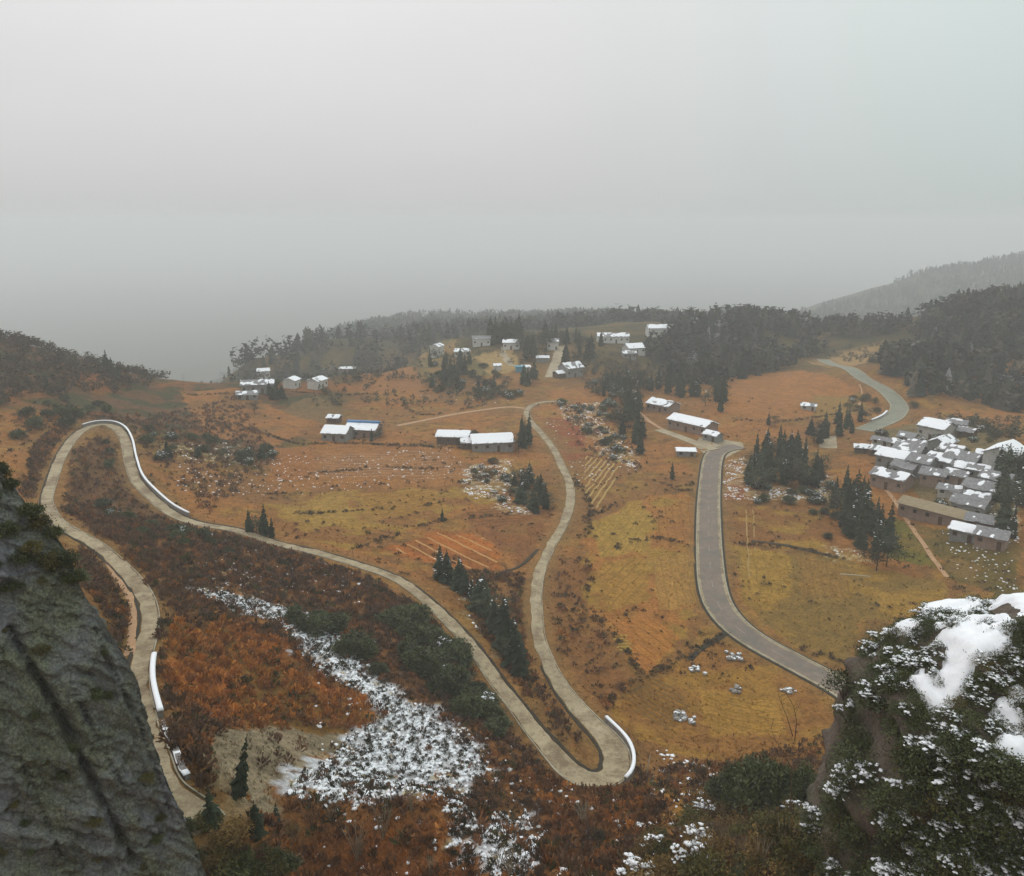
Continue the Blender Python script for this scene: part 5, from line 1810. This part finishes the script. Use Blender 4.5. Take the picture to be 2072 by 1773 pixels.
# growth clinging to the crown and foot of the wall
for k in range(34):
    f = sr.random() ** 1.3
    j = int((.08 + .22 * f) * gz_)
    i = int(gs_ * sr.uniform(.55, .80))
    p = (CX2[j, i], CY2[j, i], ZZ[j, i] - .3)
    shrub(p, sr.uniform(.4, .8), MID + MID + MIDO, 'small shrub rooted on the shoulder of the rock wall', 'shrubs on the shoulder of the rock wall', .05, 'cliff_shrub')
for k in range(60):
    j = int(sr.uniform(.25, .97) * gz_)
    i = int(gs_ * sr.uniform(.3, .76))
    p = (CX2[j, i] + .05, CY2[j, i] - .1, ZZ[j, i] - .2)
    shrub(p, sr.uniform(.22, .5), MID + MIDO, 'tiny plant clinging to the face of the rock wall', 'plants clinging to the rock wall', 0, 'cliff_plant')

# ------------------------------------------------------------------ right outcrop
OC = np.array([31.5, 46.5])
OTOP = 60.2


def outcrop_r(a):
    c, s_ = math.cos(a), math.sin(a)
    return 1.0 / ((abs(c) / 11.2) ** 2.6 + (abs(s_) / 10.0) ** 2.6) ** (1 / 2.6)


na, nt_ = 220, 120
AA = np.linspace(0, 2 * math.pi, na, endpoint=False)
V, F = [], []
for k in range(nt_):
    t = k / (nt_ - 1)
    if t < .5:
        rf_, zf = (t / .5) ** .8 * .90, -((t / .5) ** 1.7) * 6.5
    else:
        q = (t - .5) / .5
        rf_, zf = .90 + .14 * math.sin(q * 1.57) + .10 * q, -6.5 - q * 24
    for a in AA:
        r_ = outcrop_r(a) * rf_
        V.append((OC[0] + r_ * math.cos(a), OC[1] + r_ * math.sin(a), OTOP + zf))
V = np.array(V)
n_a = fbm(V[:, 0] * 1.0 + V[:, 2] * .3, V[:, 1] + V[:, 2] * .8, 4.0, 5, 91) - .5
dirs = V[:, :2] - OC
dirs /= np.linalg.norm(dirs, axis=1)[:, None] + 1e-6
tt = np.repeat(np.arange(nt_) / (nt_ - 1), na)
n_b = fbm(V[:, 2] * 1.6 + V[:, 0] * .3, V[:, 1] * .25 + V[:, 0] * .2, 1.6, 4, 97) - .5
V[:, :2] += dirs * ((n_a * 3.0 + n_b * 1.3) * np.clip((tt - .2) / .3, 0, 1))[:, None]
V[:, 2] += (fbm(V[:, 0], V[:, 1], 3.5, 4, 93) - .5) * 3.4 * np.clip(1 - (tt - .5) / .3, .2, 1) + (V[:, 0] - OC[0]) * .02
ids = np.arange(nt_ * na).reshape(nt_, na)
Fq = np.stack([ids[:-1], ids[1:], np.roll(ids, -1, 1)[1:], np.roll(ids, -1, 1)[:-1]], -1).reshape(-1, 4)
OV = V.reshape(nt_, na, 3)
tag(link('rock_outcrop', mk_mesh('rock_outcrop', V, Fq, smooth=True), M_outcrop), 'shrub-grown rock outcrop with a bare brown flank above the valley road', 'rock')

# snow mantle on its top: a sheet that dips into the rock where the snow has gone
mk = fbm(OV[..., 0], OV[..., 1] + OV[..., 2] * .5, 2.4, 5, 95) + .10 * np.clip((OV[..., 0] - OC[0] + 2) / 6, -1, .6) + .05 * np.clip((OV[..., 1] - OC[1] - 1) / 5, -1, 1)
tk = (np.arange(nt_) / (nt_ - 1))[:, None] + np.zeros_like(mk)
mk = mk * .8 + .2 * fbm(OV[..., 0] * 1.3, OV[..., 1] * 1.3 + OV[..., 2], .7, 4, 99)
PU, PV = project(OV)
for cu, cv_, rad, amt in ((1900, 1235, 2.4, .24), (1960, 1290, 2.2, .24), (1875, 1385, 1.9, .24), (1830, 1420, 1.2, .18), (2060, 1440, 1.6, .2), (1850, 1480, 1.3, .16)):
    dd = np.hypot(PU - cu, PV - cv_) + (OV[..., 1] - 36) * 2.0          # nearest surface point on that sight line
    jj = np.unravel_index(dd.argmin(), dd.shape)
    mk = mk + amt * np.exp(-((OV - OV[jj]) ** 2).sum(-1) / rad ** 2)
th = np.clip((mk - .53) * 4.5, -.6, .34)
th = np.where(tk > .52, np.minimum(th, (.58 - tk) * 12), th)
flank = (AA > 2.1) & (AA < 3.9)
th = np.where(flank[None, :] & (tk > .40), np.minimum(th, -.6 - (tk - .40) * 6), th)
SVt = OV.copy()
SVt[..., 2] += th + .02
SVt[..., :2] = OC + (SVt[..., :2] - OC) * np.clip(1 - (tk - .56) * 2.5, .8, 1)[..., None]
k_ = int(nt_ * .62)
ids = np.arange(k_ * na).reshape(k_, na)
Fq = np.stack([ids[:-1], ids[1:], np.roll(ids, -1, 1)[1:], np.roll(ids, -1, 1)[:-1]], -1).reshape(-1, 4)
thv = th[:k_].ravel()
Fq = Fq[(thv[Fq].max(1) > -.08) & (thv[Fq].min(1) > -1.0)]
tag(link('snow_mantle', mk_mesh('snow_mantle', SVt[:k_].reshape(-1, 3), Fq, smooth=True), M_snow), 'thick broken snow lying on top of the shrub-grown outcrop', 'snow', kind='stuff')
cnt = tries = 0
placed = []
while cnt < 290 and tries < 60000:
    tries += 1
    a = sr.uniform(0, 2 * math.pi)
    t = sr.uniform(.14, .97)
    i, j = int(a / (2 * math.pi) * na) % na, int(t * (nt_ - 1))
    p = OV[j, i]
    facing = math.cos(a) * -p[0] + math.sin(a) * -p[1]
    pu, pv = project(p)
    if (t > .45 and facing < 0) or pv > 1840 or pu > 2150:
        continue
    if (t < .62 and th[j, i] > .02 and sr.random() < .95) or (t < .5 and sr.random() < .6):
        continue
    if t > .44 and 2.40 < a < 3.55 and sr.random() < .96:      # the bare flank
        continue
    low = t > .47
    gap = .62 if tries < 20000 else .4
    if any((p[0] - q[0]) ** 2 + (p[1] - q[1]) ** 2 + (p[2] - q[2]) ** 2 < gap ** 2 for q in placed):
        continue
    placed.append(p)
    dead = sr.random() < .12
    shrub((p[0], p[1], p[2] - .4), sr.uniform(.9, 1.5) if low else sr.uniform(.45, .85), OLIV if dead else EVER,
          ('brownish ' if dead else 'glossy ') + ('evergreen shrub on the side of the snowy outcrop' if low else 'evergreen shrub poking from the snow on top of the outcrop'),
          'shrubs on the side of the outcrop' if low else 'shrubs on top of the outcrop', .42 if low else .6, 'outcrop_shrub')
    cnt += 1

# ------------------------------------------------------------------ foreground brush
def fore(u, v, s, kinds, label, group, snow=0, name='brush_shrub', tall=1.0):
    p = hit(u, v)
    return shrub((p[0], p[1], float(ground(p[0], p[1])) - .15), s, kinds, label, group, snow, name, tall, 3.4 if 'bush' in name else 1.6)


for u, v, s in ((1470, 1640, 2.4), (1505, 1650, 3.0), (1545, 1655, 3.4), (1580, 1650, 3.0), (1525, 1640, 3.0), (1560, 1640, 2.8), (1495, 1625, 2.3), (1455, 1625, 1.8)):
    fore(u, v, s, BIG, 'big dark evergreen bush in the thicket left of the bare forked tree', 'dark bushes left of the forked tree', tall=1.5, name='evergreen_bush')
for u, v, s in ((1622, 1640, 2.3), (1650, 1630, 2.3), (1635, 1650, 2.4)):
    fore(u, v, s, BIG, 'dark evergreen bush right behind the bare forked tree', 'dark bushes behind the forked tree', tall=1.5, name='evergreen_bush')
for k in range(110):
    u, v = sr.uniform(1290, 1760), 1630 + 170 * sr.random()
    if u < 1400 and v < 1680:
        continue
    fore(u, v, sr.uniform(.9, 1.7), MIDD + DRY + MIDO, 'dry brown shrub in the brush below the outcrop', 'dry shrubs in the brush below the outcrop', .12, 'dry_shrub', 1.2)
for k in range(18):
    fore(sr.uniform(1380, 1700), sr.uniform(1680, 1790), sr.uniform(.7, 1.2), EVER, 'small green shrub among the dry brush below the outcrop', 'green shrubs among the dry brush', .1, 'evergreen_shrub')
for k in range(30):
    u = sr.uniform(230, 600)
    v = 1690 + .10 * abs(u - 380) + sr.uniform(-30, 90)
    p = hit(u, v)
    fore(u, v, sr.uniform(.7, 1.35), MIDO + MID + MIDD, 'olive shrub in the thicket at the foot of the rock wall', 'olive shrubs at the foot of the rock wall', 0, 'olive_shrub')
for k in range(10):
    u = sr.uniform(250, 400)
    p = at_depth(u, sr.uniform(1690, 1790), sr.uniform(46, 54))
    shrub((p[0], p[1], p[2] - .4), sr.uniform(.5, .95), MIDO + MIDD, 'brown-green shrub against the lowest part of the rock wall', 'shrubs against the lowest part of the rock wall', 0, 'olive_shrub')


def bare_tree(label, base, top_paths, r0, mat, name='bare_tree', fine=6):
    t = thing(name, label, 'tree', base)
    b = Vector(base)
    for k, path in enumerate(top_paths):
        P = [Vector(q) - b for q in path]
        m = MB()
        n = len(P)
        rr0 = r0 * (1 if k == 0 else .62)
        m.tube(P, [max(.008, rr0 * (1 - .82 * i / (n - 1))) for i in range(n)], 6)
        o = link('trunk' if k == 0 else 'branch', m.mesh('branch', True), mat, t)
        for q in range(fine):
            i = sr.randrange(max(1, n // 2 - 1), n - 1)
            s0 = P[i] + (P[i + 1] - P[i]) * sr.random()
            L = sr.uniform(.5, 1.3)
            d = Vector((sr.uniform(-1, 1), sr.uniform(-.6, .6), sr.uniform(.3, 1.3))).normalized()
            mm = MB()
            mm.tube([s0, s0 + d * L * .5, s0 + d * L + Vector((0, 0, .15 * L))], [.014, .010, .004], 4)
            link('twig', mm.mesh('twig'), mat, o)
    return t


def px_path(pix, depth):
    return [tuple(at_depth(u, v, depth + .4 * i)) for i, (u, v) in enumerate(pix)]


g0 = hit(1612, 1720)
dp = float(g0[1])
bare_tree('tall bare forked tree standing above the dark bushes', tuple(g0 - np.array([0, 0, .3])), [
    px_path([(1612, 1730), (1606, 1680), (1600, 1620), (1602, 1560), (1608, 1500)], dp),
    px_path([(1608, 1500), (1612, 1460), (1606, 1430), (1588, 1395)], dp + 1.6),
    px_path([(1604, 1490), (1592, 1450), (1578, 1415), (1572, 1392)], dp + 1.6),
    px_path([(1602, 1555), (1585, 1525), (1568, 1495), (1556, 1465)], dp + 1.2),
], .055, M_twig)
for lab, pth in (('pale forked sapling nearest the outcrop foot', [[(1706, 1745), (1694, 1690), (1690, 1640), (1702, 1600), (1716, 1570)], [(1700, 1604), (1690, 1585), (1682, 1568)], [(1692, 1660), (1712, 1635), (1730, 1612)]]),
                 ('pale sapling with a single bend beside the forked sapling', [[(1684, 1745), (1672, 1690), (1668, 1650), (1680, 1618)], [(1668, 1655), (1662, 1630), (1660, 1610)]])):
    d0 = float(hit(pth[0][0][0], pth[0][0][1])[1])
    P0 = [px_path(q, d0) for q in pth]
    bare_tree(lab, P0[0][0], P0, .04, M_palestem, 'bare_sapling', 3)
for u, v, h_ in ((1505, 1740, 2.6), (1440, 1700, 2.2), (1560, 1750, 2.6), (760, 1720, 4.0), (1645, 1700, 4.4), (715, 1135, 6.0), (885, 1142, 4.5), (372, 790, 8), (1250, 1690, 2.4)):
    g0 = hit(u, v)
    b = Vector((g0[0], g0[1], float(ground(g0[0], g0[1])) - .2))
    ln = sr.uniform(-.5, .5)
    P0 = [[tuple(b), tuple(b + Vector((ln * .3, 0, h_ * .4))), tuple(b + Vector((ln * .7, .1, h_ * .75))), tuple(b + Vector((ln, .2, h_)))],
          [tuple(b + Vector((ln * .3, 0, h_ * .45))), tuple(b + Vector((ln * .3 + .5, .1, h_ * .7))), tuple(b + Vector((ln * .3 + .7, .1, h_ * .92)))],
          [tuple(b + Vector((ln * .4, 0, h_ * .5))), tuple(b + Vector((ln * .4 - .4, .1, h_ * .7))), tuple(b + Vector((ln * .4 - .7, .1, h_ * .88)))]]
    bare_tree('thin leafless sapling standing in the scrub and fields', tuple(b), P0, .05, M_twig, 'bare_sapling', 4)['group'] = 'leafless saplings in the scrub'

def twig_bush(seed):
    r = random.Random(seed)
    m = MB()
    for k in range(11):
        a, ln = r.uniform(0, 6.28), r.uniform(.15, .55)
        h = r.uniform(.6, 1.05)
        b0 = Vector((r.uniform(-.08, .08), r.uniform(-.08, .08), -.08))
        p1 = b0 + Vector((math.cos(a) * ln * .35, math.sin(a) * ln * .35, h * .45))
        p2 = b0 + Vector((math.cos(a) * ln, math.sin(a) * ln, h))
        m.tube([b0, p1, p2], [.014, .010, .004], 4)
        for q in range(3):
            s0 = p1.lerp(p2, r.uniform(0, .7))
            d = Vector((r.uniform(-1, 1), r.uniform(-1, 1), r.uniform(.4, 1.2))).normalized() * r.uniform(.12, .3)
            m.tube([s0, s0 + d], [.007, .003], 3)
    return m.mesh('stems')


TWB = []
for k in range(4):
    me = twig_bush(k)
    me.materials.append((M_twig, M_palestem)[k % 2])
    TWB.append(me)
for k in range(46):
    u, v = (sr.uniform(1400, 1760), sr.uniform(1640, 1785)) if k < 30 else (sr.uniform(560, 1250), sr.uniform(1640, 1780))
    p = hit(u, v)
    t = thing('bare_shrub', ('leafless twiggy shrub rising from the brush below the outcrop' if k < 30 else 'leafless twiggy shrub on the rust-coloured slope below the snow patch'), 'shrub',
              (p[0], p[1], float(ground(p[0], p[1]))), sr.uniform(0, 6.28), 'leafless shrubs below the outcrop' if k < 30 else 'leafless shrubs below the snow patch')
    h_ = sr.uniform(2.2, 4.0)
    t.scale = (h_ * .8, h_ * .8, h_)
    link('stems', sr.choice(TWB), None, t)

# the leaning pole below the hairpin and the shrubby sapling on the gravel slope
g0 = hit(1305, 1580)
pole = MB()
b = np.array([g0[0], g0[1], float(ground(g0[0], g0[1])) - .4])
tp = at_depth(1316, 1526, g0[1] + .6)
t = thing('leaning_pole', 'pale leaning wooden pole in the grass below the hairpin', 'pole', b)
m = MB()
m.tube([(0, 0, 0), tuple((tp - b) * .5), tuple(tp - b)], [.11, .10, .08], 8)
link('shaft', m.mesh('shaft', True), M_palestem, t)
m = MB()
m.tube([tuple((tp - b) * .985), tuple((tp - b) * 1.02)], [.10, .06], 8)
link('pole_cap', m.mesh('pole_cap', True), M_palestem, t)
p = hit(480, 1612)
conifer((p[0], p[1], p[2] - .2), 5.0, 'small leaning olive conifer on the gravel slope', None, .75, 0, 'young_conifer').rotation_euler[1] = .3
for u, v, h_ in ((430, 1670, 2.4), (560, 1690, 2.8), (520, 1690, 2.2)):
    p = hit(u, v)
    conifer((p[0], p[1], p[2] - .2), h_ * 1.4, 'young conifer in the thicket below the gravel slope', 'young conifers below the gravel slope', 1.2, 0, 'young_conifer')

# ------------------------------------------------------------------ haze
m_h = bpy.data.materials.new('haze')
m_h.use_nodes = True
hn = m_h.node_tree.nodes
hn.clear()
h_o = hn.new('ShaderNodeOutputMaterial')
h_v = hn.new('ShaderNodeVolumePrincipled')
h_v.inputs['Color'].default_value = (0.915, 0.935, 0.95, 1)
h_v.inputs['Density'].default_value = 0.00042
h_v.inputs['Anisotropy'].default_value = 0.15
m_h.node_tree.links.new(h_v.outputs[0], h_o.inputs['Volume'])
hb = MB()
zlo = float(Z.min()) - 1.0
xr, yr = float(max(-XS[0], XS[-1])) + 2, float(max(-YS[0], YS[-1])) + 2
hb.box(-xr, xr, float(YS[0]) - 2, yr, zlo, CAMZ + 32)
haze = tag(link('haze', hb.mesh('haze'), m_h), 'pale winter haze filling the valley', 'haze', kind='stuff')
